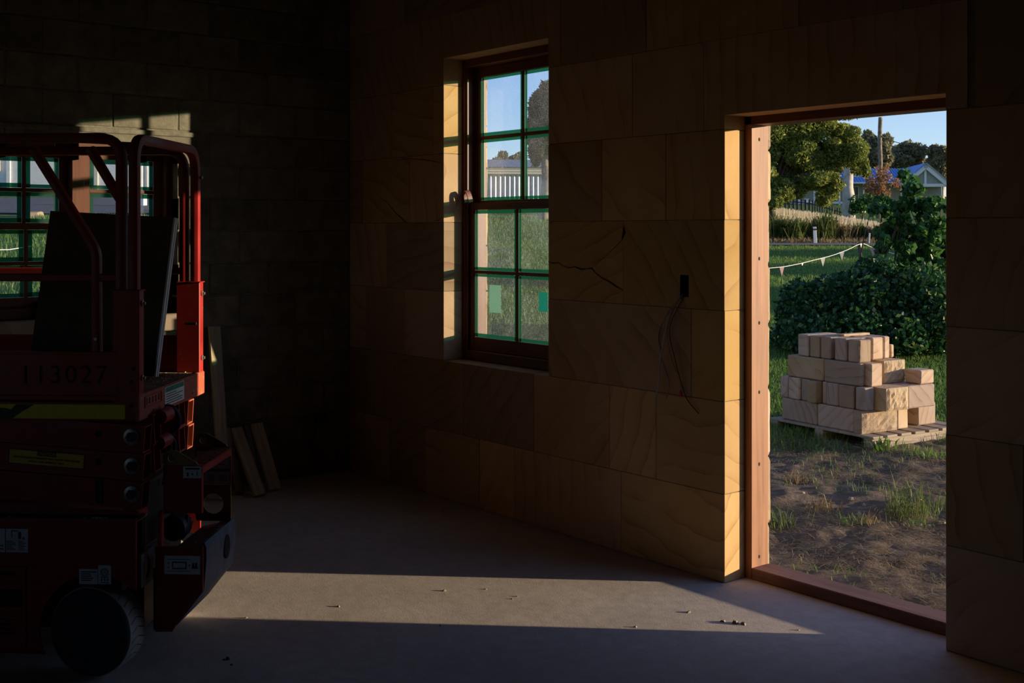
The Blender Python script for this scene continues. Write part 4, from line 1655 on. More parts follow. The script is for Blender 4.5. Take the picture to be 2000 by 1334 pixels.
def ground_mat():
    m, t, b = mbase('yard_ground')
    v = coords(t)
    # bare dirt near the doorway, grass beyond: distance from a spot outside the door
    gp = nd(t, 'ShaderNodeNewGeometry')
    d = nd(t, 'ShaderNodeVectorMath', operation='DISTANCE')
    c = W(2.6, 7.2)
    d.inputs[1].default_value = (c.x, c.y, -.15)
    t.links.new(gp.outputs['Position'], d.inputs[0])
    n = noise(t, v, .9, 6, .65)
    ad = nd(t, 'ShaderNodeMath', operation='MULTIPLY_ADD')
    ad.inputs[1].default_value = 2.6
    t.links.new(n, ad.inputs[0])
    t.links.new(d.outputs['Value'], ad.inputs[2])
    mr = nd(t, 'ShaderNodeMapRange')
    mr.inputs['From Min'].default_value = 3.4
    mr.inputs['From Max'].default_value = 4.6
    t.links.new(ad.outputs[0], mr.inputs[0])
    n2 = noise(t, v, 7, 7, .7)
    dirt = ramp(t, n2, [(.3, (.12, .085, .062)), (.52, (.21, .155, .115)), (.72, (.34, .26, .19))])
    dirt = mixc(t, ramp(t, noise(t, v, 30, 4, .7), [(.55, (0, 0, 0)), (.7, (.7, .7, .7))]), dirt, (.07, .05, .038))
    grass = ramp(t, n2, [(.3, (.06, .11, .022)), (.55, (.12, .19, .038)), (.8, (.22, .26, .07))])
    t.links.new(mixc(t, mr.outputs[0], dirt, grass), b.inputs['Base Color'])
    b.inputs['Roughness'].default_value = .95
    b.inputs['Specular IOR Level'].default_value = .1
    h = mixc(t, .5, noise(t, v, 11, 7, .7), noise(t, v, 55, 5, .7))
    bump(t, b, h, .9, .05)
    return m


np_mesh('yard_ground', V, Q, ground_mat(), kind='structure', label='dirt yard by the doorway turning into grass', cat='ground')


# ------------------------------------------------------------------ foliage helpers
def unit(n):
    v = rng.normal(size=(n, 3))
    return v / np.linalg.norm(v, axis=1, keepdims=True)


def leaf_quads(Pn, ln, wd, droop=0.0):
    n = len(Pn)
    u = unit(n)
    u[:, 2] -= droop
    u /= np.linalg.norm(u, axis=1, keepdims=True)
    w_ = np.cross(u, unit(n))
    w_ /= np.linalg.norm(w_, axis=1, keepdims=True) + 1e-9
    s = rng.uniform(.6, 1.25, (n, 1))
    a = Pn - u * ln * .5 * s
    b = Pn + u * ln * .5 * s
    c = Pn + w_ * wd * .5 * s
    d = Pn - w_ * wd * .5 * s
    V = np.stack([a, c, b, d], 1).reshape(-1, 3)
    Q = np.arange(4 * n).reshape(-1, 4)
    return V, Q


def blob_points(blobs, dens):
    out = []
    for (c, r, n) in blobs:
        k = int(n * dens)
        d = unit(k)
        rad = 1 - np.abs(rng.normal(0, .22, (k, 1)))
        rad = np.clip(rad + rng.normal(0, .06, (k, 1)), .15, 1.15)
        out.append(np.asarray(c) + d * rad * np.asarray(r))
    return np.concatenate(out)


def crown_blobs(c, r, count, n, br=.42, flat=1.0):
    """blobs scattered through an ellipsoid"""
    bl = []
    for k in range(count):
        d = unit(1)[0]
        d[2] *= flat
        q = rng.uniform(.35, .85)
        cc = np.asarray(c) + d * q * np.asarray(r)
        s = rng.uniform(.75, 1.2) * br
        bl.append((cc, np.asarray(r) * s, n))
    return bl


def tree(name, label, X, Z, trunk, crown, blobs, leaf, mat, bark='bark', cat='tree', group=None, dens=1.0, branches=6, droop=0.0, base=None):
    """trunk: list of (dx, dz, radius) above the base; crown: (dx, dy, dz) centre and radii"""
    zb = gz(X, Z) if base is None else base
    b = W(X, Z, zb)
    o = thing(name, label, cat, b, YAW, group)
    m = MB()
    pts = [Vector((dx, 0, dz)) for (dx, dz, r) in trunk]
    m.tube([pts[0] - Vector((0, 0, .25))] + pts, [trunk[0][2] * 1.15] + [r for (_, _, r) in trunk], 10)
    cc, cr = crown
    top = pts[-1]
    for k in range(branches):
        d = unit(1)[0]
        e = Vector((cc[0] + d[0] * cr[0] * .7, cc[1] + d[1] * cr[1] * .7, cc[2] + d[2] * cr[2] * .7))
        s = pts[-1].lerp(pts[-2], random.uniform(0, .8))
        mid = s.lerp(e, .5) + Vector((random.uniform(-.1, .1), 0, .12 * cr[2]))
        r = trunk[-1][2]
        m.tube([s, mid, e], [r * .6, r * .35, r * .12], 6)
    m.build('trunk', MAT[bark], o, smooth=True)
    if blobs:
        Pn = blob_points(blobs, dens)
        V, Q = leaf_quads(Pn, leaf[0], leaf[1], droop)
        np_mesh('foliage', V, Q, MAT[mat], o, kind='stuff')
    return o


def pos(px, py, Z):
    """camera-frame X and height at a pixel and depth"""
    return (px - 1000) / F * Z, EYE + (HZ - py) / F * Z


# ------------------------------------------------------------------ through the doorway, far to near
# gum trees on the rise behind the house
for i, (px, py, Z, wpx, hpx, lab) in enumerate([(1712, 300, 128, 38, 48, 'tall sparse gum tree rising behind the power pole'),
                                              (1772, 312, 135, 50, 40, 'broad gum tree behind the white gable'),
                                              (1838, 322, 130, 34, 42, 'gum tree beside the far end of the house'),
                                              (1640, 330, 140, 50, 40, 'gum tree half hidden behind the olive green tree'),
                                              (1450, 330, 126, 60, 46, 'gum tree on the rise behind the olive tree crown'),
                                              (1345, 335, 122, 60, 44, 'gum tree on the rise well past the timber jamb'),
                                              (1240, 330, 128, 60, 46, 'gum tree on the rise between the jamb side and the iron shed'),
                                              (1915, 318, 132, 55, 45, 'gum tree further along the rise past the doorway edge')]):
    X, zc = pos(px, py, Z)
    g = gz(X, Z)
    s = Z / F
    cr = (wpx * s, wpx * s * .8, hpx * s)
    cc = (0, 0, zc - g)
    tree('gum_tree', lab, X, Z, [(0, 0, .35), (.2, (zc - g) * .5, .28), (.0, (zc - g) * .8, .18)], (cc, cr),
         crown_blobs(cc, cr, 16, 420, .36), (.55, .26), 'leaf_gum', 'bark_w', group='gum trees on the rise behind the house', droop=.3)

# house
HZd = 108
hx0, hz0 = pos(1700, 400, HZd)
s = HZd / F
hb_ = W(hx0, HZd, hz0)
hs = thing('house', 'low house with a blue iron roof and a white trimmed gable', 'house', hb_, YAW - .12)


def hp(px, py, dy=0.0):
    return Vector(((px - 1700) * s, dy, (400 - py) * s))


MB().box((hp(1560, 400).x, 1.6, -1.5), (hp(1842, 400).x, 9, hp(1700, 357).z), .02).build('wall', MAT['house_wall'], hs)
# main roof, two slopes with raised ribs
ea, rd = hp(1700, 357).z, hp(1700, 325).z
for nm, y0, y1 in (('roof', -.6, 4.6), ('roof', 9.8, 4.6)):
    m = MB()
    n = 90
    xa, xb = hp(1552, 400).x, hp(1800, 400).x
    for k in range(n):
        x = xa + (xb - xa) * k / n
        x2 = xa + (xb - xa) * (k + 1) / n
        d = .05 if k % 2 else 0
        m.add([(x, y0, ea + d), (x2, y0, ea + d), (x2, y1, rd + d), (x, y1, rd + d), (x, y0, ea - .04), (x2, y0, ea - .04), (x2, y1, rd - .04), (x, y1, rd - .04)],
              [(0, 1, 2, 3), (4, 5, 6, 7), (0, 1, 5, 4), (2, 3, 7, 6), (0, 3, 7, 4), (1, 2, 6, 5)])
    m.build(nm, MAT['roof_blue'], hs)
MB().box((xa, -.72, ea - .1), (hp(1760, 400).x, -.58, ea + .04), .02).build('gutter', MAT['white'], hs)
# gable porch at the right
gx0, gxa, gx1 = hp(1751, 362).x, hp(1795, 322).x, hp(1839, 361).x
gze, gza = hp(1751, 361).z, hp(1795, 323).z
MB().prism([(gx0 + .25, gze), (gx1 - .25, gze), (gxa, gza - .22)], 1, -1.8, -1.7).build('gable_panel', MAT['house_wall'], hs, fix=True)
for (a, b) in ((gx0, gxa), (gx1, gxa)):
    d = Vector((b - a, 0, gza - gze)).normalized()
    n_ = Vector((-d.z, 0, d.x))
    if n_.z < 0:
        n_ = -n_
    A, B = Vector((a, 0, gze)), Vector((b, 0, gza))
    A -= d * .25
    m = MB()
    m.prism([(A.x, A.z), (B.x, B.z), ((B - n_ * .36).x, (B - n_ * .36).z), ((A - n_ * .36).x, (A - n_ * .36).z)], 1, -2.1, -1.95)
    m.build('barge_board', MAT['white'], hs, fix=True)
    m = MB()
    m.prism([(A.x, A.z), (B.x, B.z), ((B + n_ * .1).x, (B + n_ * .1).z), ((A + n_ * .1).x, (A + n_ * .1).z)], 1, -2.2, 5)
    m.build('roof', MAT['roof_blue'] if a < b else MAT['roof_grey'], hs, fix=True)
MB().box((gx0, -2.0, gze - .28), (gx1, -1.8, gze), .01).build('tie_beam', MAT['white'], hs)
MB().box((gxa - .1, -1.9, gze), (gxa + .1, -1.79, gza - .3), .01).build('king_post', MAT['white'], hs)
for px in (1752, 1836):
    MB().box((hp(px, 0).x - .1, -1.95, -1.5), (hp(px, 0).x + .1, -1.75, gze), .01).build('porch_post', MAT['dark_glass' if px > 1800 else 'white'], hs)
for px in (1592, 1640, 1686, 1725):
    MB().box((hp(px, 0).x - .07, -.45, -1.5), (hp(px, 0).x + .07, -.3, ea - .05), .01).build('veranda_post', MAT['white'], hs)
MB().box((hp(1560, 0).x, -.45, hp(0, 398).z), (hp(1745, 0).x, -.35, hp(0, 395).z + .05), .01).build('veranda_rail', MAT['white'], hs)
for (pa, pb, ya, yb2) in ((1604, 1622, 366, 388), (1624, 1641, 364, 396), (1668, 1682, 364, 396), (1696, 1716, 366, 388)):
    a, b = hp(pa, yb2), hp(pb, ya)
    wn_ = MB().box((a.x - .08, 1.53, a.z - .08), (b.x + .08, 1.6, b.z + .08), .01).build('window', MAT['white'], hs)
    MB().box((a.x, 1.49, a.z), (b.x, 1.535, b.z)).build('pane', MAT['dark_glass'], wn_)
# white chairs on the veranda
for k, px in enumerate((1566, 1580)):
    p = hp(px, 398)
    c = thing('garden_chair', 'white garden chair on the house veranda', 'chair', Matrix.Translation(hb_) @ Matrix.Rotation(YAW - .12, 4, 'Z') @ Vector((p.x, .2, -.3)), YAW, 'chairs on the veranda')
    MB().box((-.22, -.22, .4), (.22, .22, .45), .01).build('seat', MAT['white'], c)
    MB().box((-.22, .18, .45), (.22, .22, .9), .01).build('backrest', MAT['white'], c)
    for sx in (-1, 1):
        for sy in (-1, 1):
            MB().box((sx * .2 - .02, sy * .2 - .02, -.4), (sx * .2 + .02, sy * .2 + .02, .4)).build('leg', MAT['white'], c)

# power pole and wires
X, zt_ = pos(1718, 229, 70)
g = gz(X, 70)
pp_ = thing('power_pole', 'weathered timber power pole above the blue roof', 'pole', W(X, 70, g), YAW)
h = zt_ - g
MB().tube([(-.05, 0, -.3), (-.02, 0, h * .3), (.05, 0, h * .55), (.0, 0, h * .75), (.05, 0, h)], [.15, .14, .13, .13, .12], 12).build('shaft', MAT['bark'], pp_, smooth=True)
MB().tube([(.05, -.12, h - 1.15), (.05, .12, h - 1.15)], .06, 8).build('insulator', MAT['dark_steel'], pp_, smooth=True)
for (pa, ya, Za, lab) in ((1852, 286, 62, 'thin overhead wire sagging down from the pole past the gable'), (1640, 262, 80, 'thin overhead wire running from the pole into the tree')):
    A = W(X + .05, 70, zt_ - 1.15)
    Xb, zb2 = pos(pa, ya, Za)
    B = W(Xb, Za, zb2)
    pts = []
    for k in range(13):
        t = k / 12
        p = A.lerp(B, t)
        p.z -= .25 * 4 * t * (1 - t)
        pts.append(p)
    MB().tube(pts, .02, 6).build('overhead_wire', MAT['dark_steel'], smooth=True, label=lab, cat='wire')

# dark fence of the house, then the grey paling fence
def fence(name, label, pts, step, wd, top_extra, mat, rails, Hf):
    """pts: (px, py_top, Z) polyline of the picket tops"""
    q = []
    for (px, py, Z) in pts:
        X, z = pos(px, py, Z)
        q.append((X, Z, z))
    o = thing(name, label, 'fence', W(q[0][0], q[0][1], gz(q[0][0], q[0][1])), YAW)
    Mi = (Matrix.Translation(o.location) @ Matrix.Rotation(YAW, 4, 'Z')).inverted()
    me = None
    for a, b in zip(q[:-1], q[1:]):
        Ln = math.hypot(b[0] - a[0], b[1] - a[1])
        n = max(1, int(Ln / step))
        for k in range(n):
            t = (k + .5) / n
            X, Z, z = (a[i] + (b[i] - a[i]) * t for i in range(3))
            p = Mi @ W(X, Z, z + random.uniform(-.03, .03))
            if me is None:
                w2_ = wd / 2
                pk = MB().prism([(-w2_, -Hf), (w2_, -Hf), (w2_, -.05), (0, 0), (-w2_, -.05)], 1, -.012, .012).build('picket', MAT[mat], o, fix=True)
                me = pk.data
            else:
                pk = bpy.data.objects.new('picket', me)
                link(pk)
                pk.parent = o
            pk.location = p
            pk.rotation_euler = (0, random.uniform(-.03, .03), math.atan2(b[1] - a[1], b[0] - a[0]))
        for f in rails:
            A = Mi @ W(a[0], a[1], a[2] - f)
            B = Mi @ W(b[0], b[1], b[2] - f)
            off = Vector((0, .03, 0))
            MB().tube([A + off, B + off], .035, 4).build('rail', MAT[mat], o)
    return o


fence('dark_picket_fence', 'dark picket fence in front of the house veranda', [(1530, 384, 76), (1585, 390, 74), (1648, 408, 70)], .30, .14, 0, 'dark_paling', (.25, .8), 1.6)
fence('paling_fence', 'weathered grey paling fence leaning along the roadside bank', [(1490, 400, 46.4), (1550, 408, 47.6), (1620, 417, 49.2), (1690, 428, 51), (1752, 440, 52.8)], .105, .062, 0, 'paling', (.3, .95), 1.45)

# bare gum trunk at the fence
X, zt_ = pos(1658, 318, 55)
g = gz(X, 55)
h = zt_ - g
gt = thing('bare_gum', 'stout pale bare gum tree standing behind the paling fence', 'tree', W(X, 55, g), YAW)
MB().tube([(0, 0, -.4), (-.02, 0, h * .2), (.0, 0, h * .45), (-.06, 0, h * .62), (-.02, 0, h * .8), (-.05, 0, h), (-.2, .1, h + 1.3)], [.36, .31, .29, .25, .22, .20, .12], 16).build('trunk', MAT['bark_w'], gt, smooth=True)
MB().tube([(-.05, 0, h - .1), (.35, .1, h + .8), (.6, .1, h + 1.6)], [.12, .08, .04], 10).build('limb', MAT['bark_w'], gt, smooth=True)

# round shrub beside the trunk, behind the fence
X, zc = pos(1685, 402, 53)
g = gz(X, 53)
cc, cr = (0, 0, zc - g), (.62, .6, .55)
tree('garden_shrub', 'small bright green shrub beside the pale gum trunk', X, 53, [(0, 0, .05), (0, .4, .04), (0, .6, .03)], (cc, cr), crown_blobs(cc, cr, 10, 220, .5), (.13, .07), 'leaf_lime', 'bark_d', 'shrub')

# autumn tree
X, zc = pos(1722, 362, 60)
g = gz(X, 60)
s_ = 60 / F
cc, cr = (0, 0, zc - g), (40 * s_, .9, 48 * s_)
bl = crown_blobs(cc, cr, 44, 40, .2)
tree('autumn_tree', 'thin tree with rust coloured autumn leaves in front of the blue roof', X, 60, [(0, 0, .07), (.02, 1.0, .05), (0, 1.7, .04)], (cc, cr), bl, (.13, .09), 'leaf_rust', 'bark_d', branches=16)

# big olive green tree by the road
X, _ = pos(1507, 440, 45)
g = gz(X, 45)
s_ = 45 / F
bl = []
for (px, py, rx, rz, n) in [(1520, 265, 60, 42, 2600), (1585, 255, 62, 38, 2600), (1650, 262, 44, 36, 1800), (1500, 330, 42, 46, 1800), (1560, 318, 52, 34, 2000), (1625, 318, 48, 40, 2200),
                            (1668, 300, 30, 34, 1200), (1530, 372, 48, 34, 1700), (1588, 352, 44, 22, 1200), (1618, 352, 34, 26, 1200), (1612, 385, 26, 20, 600), (1682, 330, 14, 22, 350), (1440, 300, 60, 60, 1800), (1545, 215, 90, 30, 2200), (1640, 215, 50, 26, 1200), (1508, 395, 26, 22, 600), (1545, 285, 56, 30, 2000), (1600, 290, 50, 28, 1600)]:
    Xc, zc = pos(px, py, 45)
    for k in range(3):
        off = unit(1)[0] * np.array([rx * .42 * s_, .9, rz * .42 * s_])
        bl.append((np.array([Xc - X, 0, zc - g]) + off, (rx * s_ * .58, rx * s_ * .55, rz * s_ * .58), n * .30))
    for k in range(6):
        off = unit(1)[0] * rng.uniform(.4, 1) * np.array([rx * .75 * s_, 1.0, rz * .75 * s_])
        bl.append((np.array([Xc - X, 0, zc - g]) + off, (rx * s_ * .36, rx * s_ * .36, rz * s_ * .34), n * .10))
tree('olive_tree', 'large spreading olive green tree by the road', X, 45, [(0, 0, .17), (.03, .5, .14), (-.02, 1.1, .12), (.1, 1.7, .1)], ((1.2, 0, 2.6), (1.9, .9, 1.5)), bl, (.16, .06), 'leaf_olive', 'bark_d', branches=22, droop=.2, dens=2.3)

# road, seen edge on
m = MB()
for k in range(30):
    Xa, Xb = 4 + k * 1.2, 5.2 + k * 1.2
    Za, Zb = 37.6, 40.2
    m.add([W(Xa, Za, gz(Xa, Za) + .03), W(Xb, Za, gz(Xb, Za) + .03), W(Xb, Zb, gz(Xb, Zb) + .04), W(Xa, Zb, gz(Xa, Zb) + .04)], [(0, 1, 2, 3)], False)
m.build('road', MAT['asphalt'], kind='structure', label='narrow asphalt road below the bank', cat='road')


# strappy clumps on the bank
def blades(Pn, ln, wd, lean_, seg=2, up=None):
    """tapered grass blades; lean is the outward bend"""
    n = len(Pn)
    a = rng.uniform(0, 2 * PI, n)
    d = np.stack([np.cos(a), np.sin(a), np.zeros(n)], 1)
    sd = np.stack([-np.sin(a), np.cos(a), np.zeros(n)], 1)
    L_ = (ln * rng.uniform(.5, 1.25, n))[:, None]
    le = (lean_ * rng.uniform(.2, 1.3, n))[:, None]
    b = Pn
    mid = Pn + np.array([0, 0, 1]) * L_ * .6 + d * L_ * le * .35
    tip = Pn + np.array([0, 0, 1]) * L_ * (1 - .45 * le) + d * L_ * le
    w_ = wd * rng.uniform(.7, 1.3, (n, 1))
    V = np.stack([b - sd * w_ / 2, b + sd * w_ / 2, mid + sd * w_ * .4, mid - sd * w_ * .4, tip + sd * w_ * .06, tip - sd * w_ * .06], 1).reshape(-1, 3)
    base = np.arange(n)[:, None] * 6
    Q = np.concatenate([base + np.array([0, 1, 2, 3]), base + np.array([3, 2, 4, 5])], 0)
    return V, Q


for (px, py, Z, wpx, hpx, n, mat, lab) in [(1515, 470, 42.5, 30, 52, 520, 'clump', 'dense strappy grass clump at the foot of the olive tree'),
                                           (1550, 474, 42.2, 26, 46, 420, 'clump', 'dark strappy grass clump left of the white marker post'),
                                           (1611, 473, 42.4, 24, 50, 460, 'clump', 'tall fanned grass clump just right of the white marker post'),
                                           (1580, 462, 43.6, 30, 40, 420, 'clump', 'tall grass clump against the paling fence'),
                                           (1645, 472, 42.6, 24, 34, 420, 'straw', 'dry golden grass clump below the leaning palings'),
                                           (1676, 470, 43.0, 20, 36, 360, 'clump', 'rounded grass clump below the leaning palings'),
                                           (1715, 478, 42.4, 24, 34, 420, 'straw', 'dry golden grass clump beside the thin marker post'),
                                           (1745, 480, 42.6, 24, 36, 380, 'clump', 'grass clump behind the tall shrub'),
                                           (1480, 470, 42.5, 26, 46, 300, 'clump', 'strappy grass clump behind the timber jamb')]:
    X, _ = pos(px, py, Z)
    g = gz(X, Z)
    s_ = Z / F
    k = n
    Pn = np.stack([rng.normal(0, wpx * s_ * .38, k), rng.normal(0, .25, k), np.full(k, -.05)], 1)
    V, Q = blades(Pn, hpx * s_ * random.uniform(1.05, 1.35), .034, .85)
    o = np_mesh('grass_clump', V, Q, MAT[mat], label=lab, cat='grass', group='clumps on the roadside bank')
    o.location = W(X, Z, g)
    o.rotation_euler = (0, 0, YAW)
Pn = []
for k in range(5200):
    X_ = random.uniform(8.2, 14.6)
    Z_ = random.uniform(40.6, 45.5)
    Pn.append(W(X_, Z_, gz(X_, Z_) - .02))
V, Q = blades(np.array([tuple(p) for p in Pn]), .22, .028, .7)
np_mesh('bank_grass', V, Q, MAT['straw'], kind='stuff', label='dry grass covering the roadside bank', cat='grass')

# white marker posts
for (px, py0, py1, wpx, lab) in ((1592, 443, 481, 3.2, 'white marker post with a dark cap stripe at the road edge'), (1697, 455, 487, 1.3, 'thin pale marker stake at the road edge')):
    Z = 40.6
    s_ = Z / F
    X, zt_ = pos(px, py0, Z)
    g = gz(X, Z)
    t = thing('marker_post', lab, 'post', W(X, Z, g), YAW)
    wd = wpx * s_
    MB().box((-wd, -.03, -.3), (wd, .03, zt_ - g), .008, Matrix.Rotation(-.05 if px < 1600 else .06, 3, 'Y')).build('post', MAT['white'], t)
    if px < 1600:
        MB().box((-wd * 1.02 - .02, -.033, zt_ - g - .12), (wd * 1.02 - .02, .033, zt_ - g - .06), 0, Matrix.Rotation(-.05, 3, 'Y')).build('reflector', MAT['dark_steel'], t)

# bunting rope with flags on a dark stake
Zs = 20.0
Xs, zs_ = pos(1685, 474, Zs)
g = gz(Xs, Zs)
MB().box((-.022, -.022, -.2), (.022, .022, zs_ - g), .004, Matrix.Rotation(-.10, 3, 'Y')).build('stake', MAT['dark_steel'], label='dark steel stake holding the flag rope', cat='stake').location = W(Xs, Zs, g)
bpy.data.objects['stake'].rotation_euler = (0, 0, YAW)
bt = thing('bunting', 'sagging rope of small triangular flags strung across the lawn', 'bunting', W(Xs, Zs, zs_), YAW)
Mi = (Matrix.Translation(bt.location) @ Matrix.Rotation(YAW, 4, 'Z')).inverted()
rope = [(1440, 531, 17.6), (1500, 524, 18.0), (1530, 521, 18.2), (1562, 515, 18.5), (1590, 508, 18.8), (1625, 499, 19.2), (1655, 488, 19.6), (1683, 476, 20.0), (1705, 484, 20.4), (1730, 491, 20.8), (1760, 500, 21.2)]
rp = [Mi @ P(a, b, c) for (a, b, c) in rope]
MB().tube(smooth_path(rp, 4), .0055, 6).build('rope', MAT['white'], bt, smooth=True)
for (px, py, Z, l_, tw, mt) in ((1527, 521, 18.2, 19, .25, 'flag_p'), (1567, 513.5, 18.55, 6, .9, 'flag'), (1607, 504, 19.0, 17, .2, 'flag'), (1644, 492, 19.45, 17, .1, 'flag'), (1682, 477, 20.0, 13, 1.0, 'flag'), (1704, 484, 20.4, 18, -.5, 'flag_p'), (1470, 527, 17.8, 18, .3, 'flag_p')):
    s_ = Z / F
    c = Mi @ P(px, py, Z)
    w_, h_ = 5.2 * s_, l_ * s_
    m = MB().prism([(-w_, 0), (w_, 0), (w_ * .25, -h_)], 1, -.002, .002)
    o = m.build('flag', MAT[mt], bt, fix=True)
    o.location = c
    o.rotation_euler = (.12, 0, tw)

# big dark thicket and the taller broad-leaved shrub
def thicket(name, label, X, Z, blobs, leaf, mat, dens, sticks, droop=0.0):
    g = gz(X, Z)
    o = thing(name, label, 'shrub', W(X, Z, g), YAW)
    m = MB()
    for k in range(sticks):
        b_ = blobs[random.randrange(len(blobs))]
        e = Vector(b_[0]) + Vector(unit(1)[0] * np.asarray(b_[1]) * .95)
        s0 = Vector((b_[0][0] * .8 + random.uniform(-.3, .3), random.uniform(-.2, .2), -.1))
        mid = s0.lerp(e, .55) + Vector((random.uniform(-.15, .15), 0, .15))
        m.tube([s0, mid, e], [.016, .011, .004], 5)
    m.build('stems', MAT['bark_d'], o)
    Pn = blob_points(blobs, dens)
    zf = np.array([gz(X + p[0], Z + p[1]) - g for p in Pn])
    Pn = Pn[Pn[:, 2] > zf + .02]
    V, Q = leaf_quads(Pn, leaf[0], leaf[1], droop)
    np_mesh('foliage', V, Q, MAT[mat], o, kind='stuff')
    return o


def pxblobs(lst, X0, Z0, g, depth):
    out = []
    for (px, py, rx, ry, dz, n) in lst:
        Z = Z0 + dz
        X, z = pos(px, py, Z)
        s_ = Z / F
        out.append((np.array([X - X0, dz, z - g]), (rx * s_, depth, ry * s_), n))
    return out


Z0 = 14.6
X0, _ = pos(1660, 640, Z0)
g = gz(X0, Z0)
bl = pxblobs([(1565, 612, 48, 66, .2, 2000), (1620, 604, 58, 64, .1, 2600), (1680, 585, 55, 62, .0, 2600), (1740, 595, 60, 70, .1, 2600), (1800, 600, 55, 85, -.1, 2400),
              (1590, 650, 60, 45, -.3, 1800), (1670, 650, 65, 50, -.4, 2000), (1750, 650, 65, 50, -.4, 2000), (1825, 640, 50, 60, -.3, 1600), (1712, 522, 34, 22, .3, 700), (1655, 548, 30, 18, .3, 500),
              (1880, 620, 60, 80, -.2, 1500), (1535, 660, 30, 30, .2, 500)], X0, Z0, g, .55)
thicket('thicket', 'wide dark green thicket behind the stacked stone', X0, Z0, bl, (.075, .05), 'leaf_dark', 1.0, 130)
Z1 = 15.4
X1, _ = pos(1790, 640, Z1)
g = gz(X1, Z1)
lst = []
for (px, py, rx, ry, n) in [(1748, 430, 38, 44, 9), (1785, 410, 40, 44, 10), (1825, 430, 40, 50, 17), (1768, 490, 46, 46, 15), (1815, 500, 46, 50, 20), (1780, 555, 46, 44, 14), (1835, 560, 36, 50, 16),
                            (1722, 415, 24, 30, 4), (1768, 362, 22, 22, 4), (1870, 440, 46, 60, 8), (1890, 520, 46, 70, 8), (1800, 610, 60, 40, 8)]:
    for k in range(n):
        a, r = random.uniform(0, 2 * PI), math.sqrt(random.random())
        lst.append((px + rx * r * math.cos(a), py + ry * r * math.sin(a), random.uniform(8, 17), random.uniform(7, 15), random.uniform(-.35, .35), 58))
bl = pxblobs(lst, X1, Z1, g, .12)
thicket('broadleaf_shrub', 'taller broad leaved shrub rising out of the thicket', X1, Z1, bl, (.115, .065), 'leaf_lime', 1.0, 60, .35)

# ------------------------------------------------------------------ pallet of stone
ga = math.radians(31)
PZ = 9.36
PXc, _ = pos(1703, 868, PZ)
pg = -.165
pd, qd = (math.cos(ga), math.sin(ga)), (-math.sin(ga), math.cos(ga))
PO = (PXc, PZ)                                        # front corner of the pallet
pal_rot = YAW + ga


def pq(px, plane, val):
    """pallet position along the other axis where a photo column meets the plane p=val or q=val"""
    k = (px - 1000) / F
    # X = PO0 + p*pd0 + q*qd0 ; Z = PO1 + p*pd1 + q*qd1 ; X = k Z
    if plane == 'p':
        a = qd[0] - k * qd[1]
        return (k * (PO[1] + val * pd[1]) - PO[0] - val * pd[0]) / a
    a = pd[0] - k * pd[1]
    return (k * (PO[1] + val * qd[1]) - PO[0] - val * qd[0]) / a


def pworld(p, q, z):
    return W(PO[0] + p * pd[0] + q * qd[0], PO[1] + p * pd[1] + q * qd[1], z)


PH = .122
pal = thing('pallet', 'weathered timber pallet under the stacked stone', 'pallet', pworld(0, 0, pg), pal_rot)
PLn, PQn = 1.12, 1.15
for k in range(3):
    q = k * (PQn - .09) / 2
    MB().box((0, q, .02), (PLn, q + .09, PH - .02), .004).build('bearer', MAT['ply'], pal)
for k in range(7):
    p = k * (PLn - .13) / 6
    MB().box((p, -.01, PH - .02), (p + .12, PQn + .01, PH), .003).build('deck_board', MAT['ply'], pal)
for k in range(3):
    p = k * (PLn - .13) / 2
    MB().box((p, -.01, -.005), (p + .12, PQn + .01, .02), .003).build('base_board', MAT['ply'], pal)

HB = .186
LV = [PH + .002, PH + .004 + HB, PH + .006 + 2 * HB, PH + .008 + 3 * HB]


def pile(p0, p1, q0, q1, lv, label, mat='stone_pile', h=HB, z=None, yaw=0.0, rough=None):
    """one stone, its front corner edges rounded and faces slightly uneven"""
    z0 = (LV[lv] if z is None else z) + pg
    if p1 < p0:
        p0, p1 = p1, p0
    if q1 < q0:
        q0, q1 = q1, q0
    c = pworld((p0 + p1) / 2, (q0 + q1) / 2, z0)
    g = .003
    m = MB()
    hx, hy = (p1 - p0) / 2 - g, (q1 - q0) / 2 - g
    if rough:
        # grid box with a broken face
        n = 10
        nz = 7
        def gridface(f):
            b = len(m.v)
            for i in range(n + 1):
                for j in range(nz + 1):
                    m.v.append(Vector(f(i / n, j / nz)))
            for i in range(n):
                for j in range(nz):
                    m.f.append((b + i * (nz + 1) + j, b + (i + 1) * (nz + 1) + j, b + (i + 1) * (nz + 1) + j + 1, b + i * (nz + 1) + j + 1))
        H_ = h - .002

        def amp(u, v):
            e = min(u, 1 - u, v, 1 - v)
            return min(1, e * 8) * (.006 + .016 * random.random())
        gridface(lambda u, v: (-hx + 2 * hx * u, -hy - amp(u, v), v * H_))
        b = len(m.v)
        m.v += [Vector(t) for t in ((-hx, -hy, 0), (hx, -hy, 0), (hx, hy, 0), (-hx, hy, 0), (-hx, -hy, H_), (hx, -hy, H_), (hx, hy, H_), (-hx, hy, H_))]
        m.f += [tuple(b + i for i in f) for f in ((0, 3, 2, 1), (4, 5, 6, 7), (1, 2, 6, 5), (2, 3, 7, 6), (3, 0, 4, 7))]
    else:
        m.box((-hx, -hy, 0), (hx, hy, h - .002), .009)
        for i in range(len(m.v)):
            m.v[i] += Vector((random.uniform(-.002, .002), random.uniform(-.002, .002), 0))
    o = m.build('sandstone_block', MAT[mat], label=label, cat='stone block', group='sandstone blocks stacked on the pallet')
    o.location = c
    o.rotation_euler = (0, 0, pal_rot + yaw)
    return o


def Lq(px, p=0.0):
    return pq(px, 'p', p)


def Rp(px, q=0.0):
    return pq(px, 'q', q)


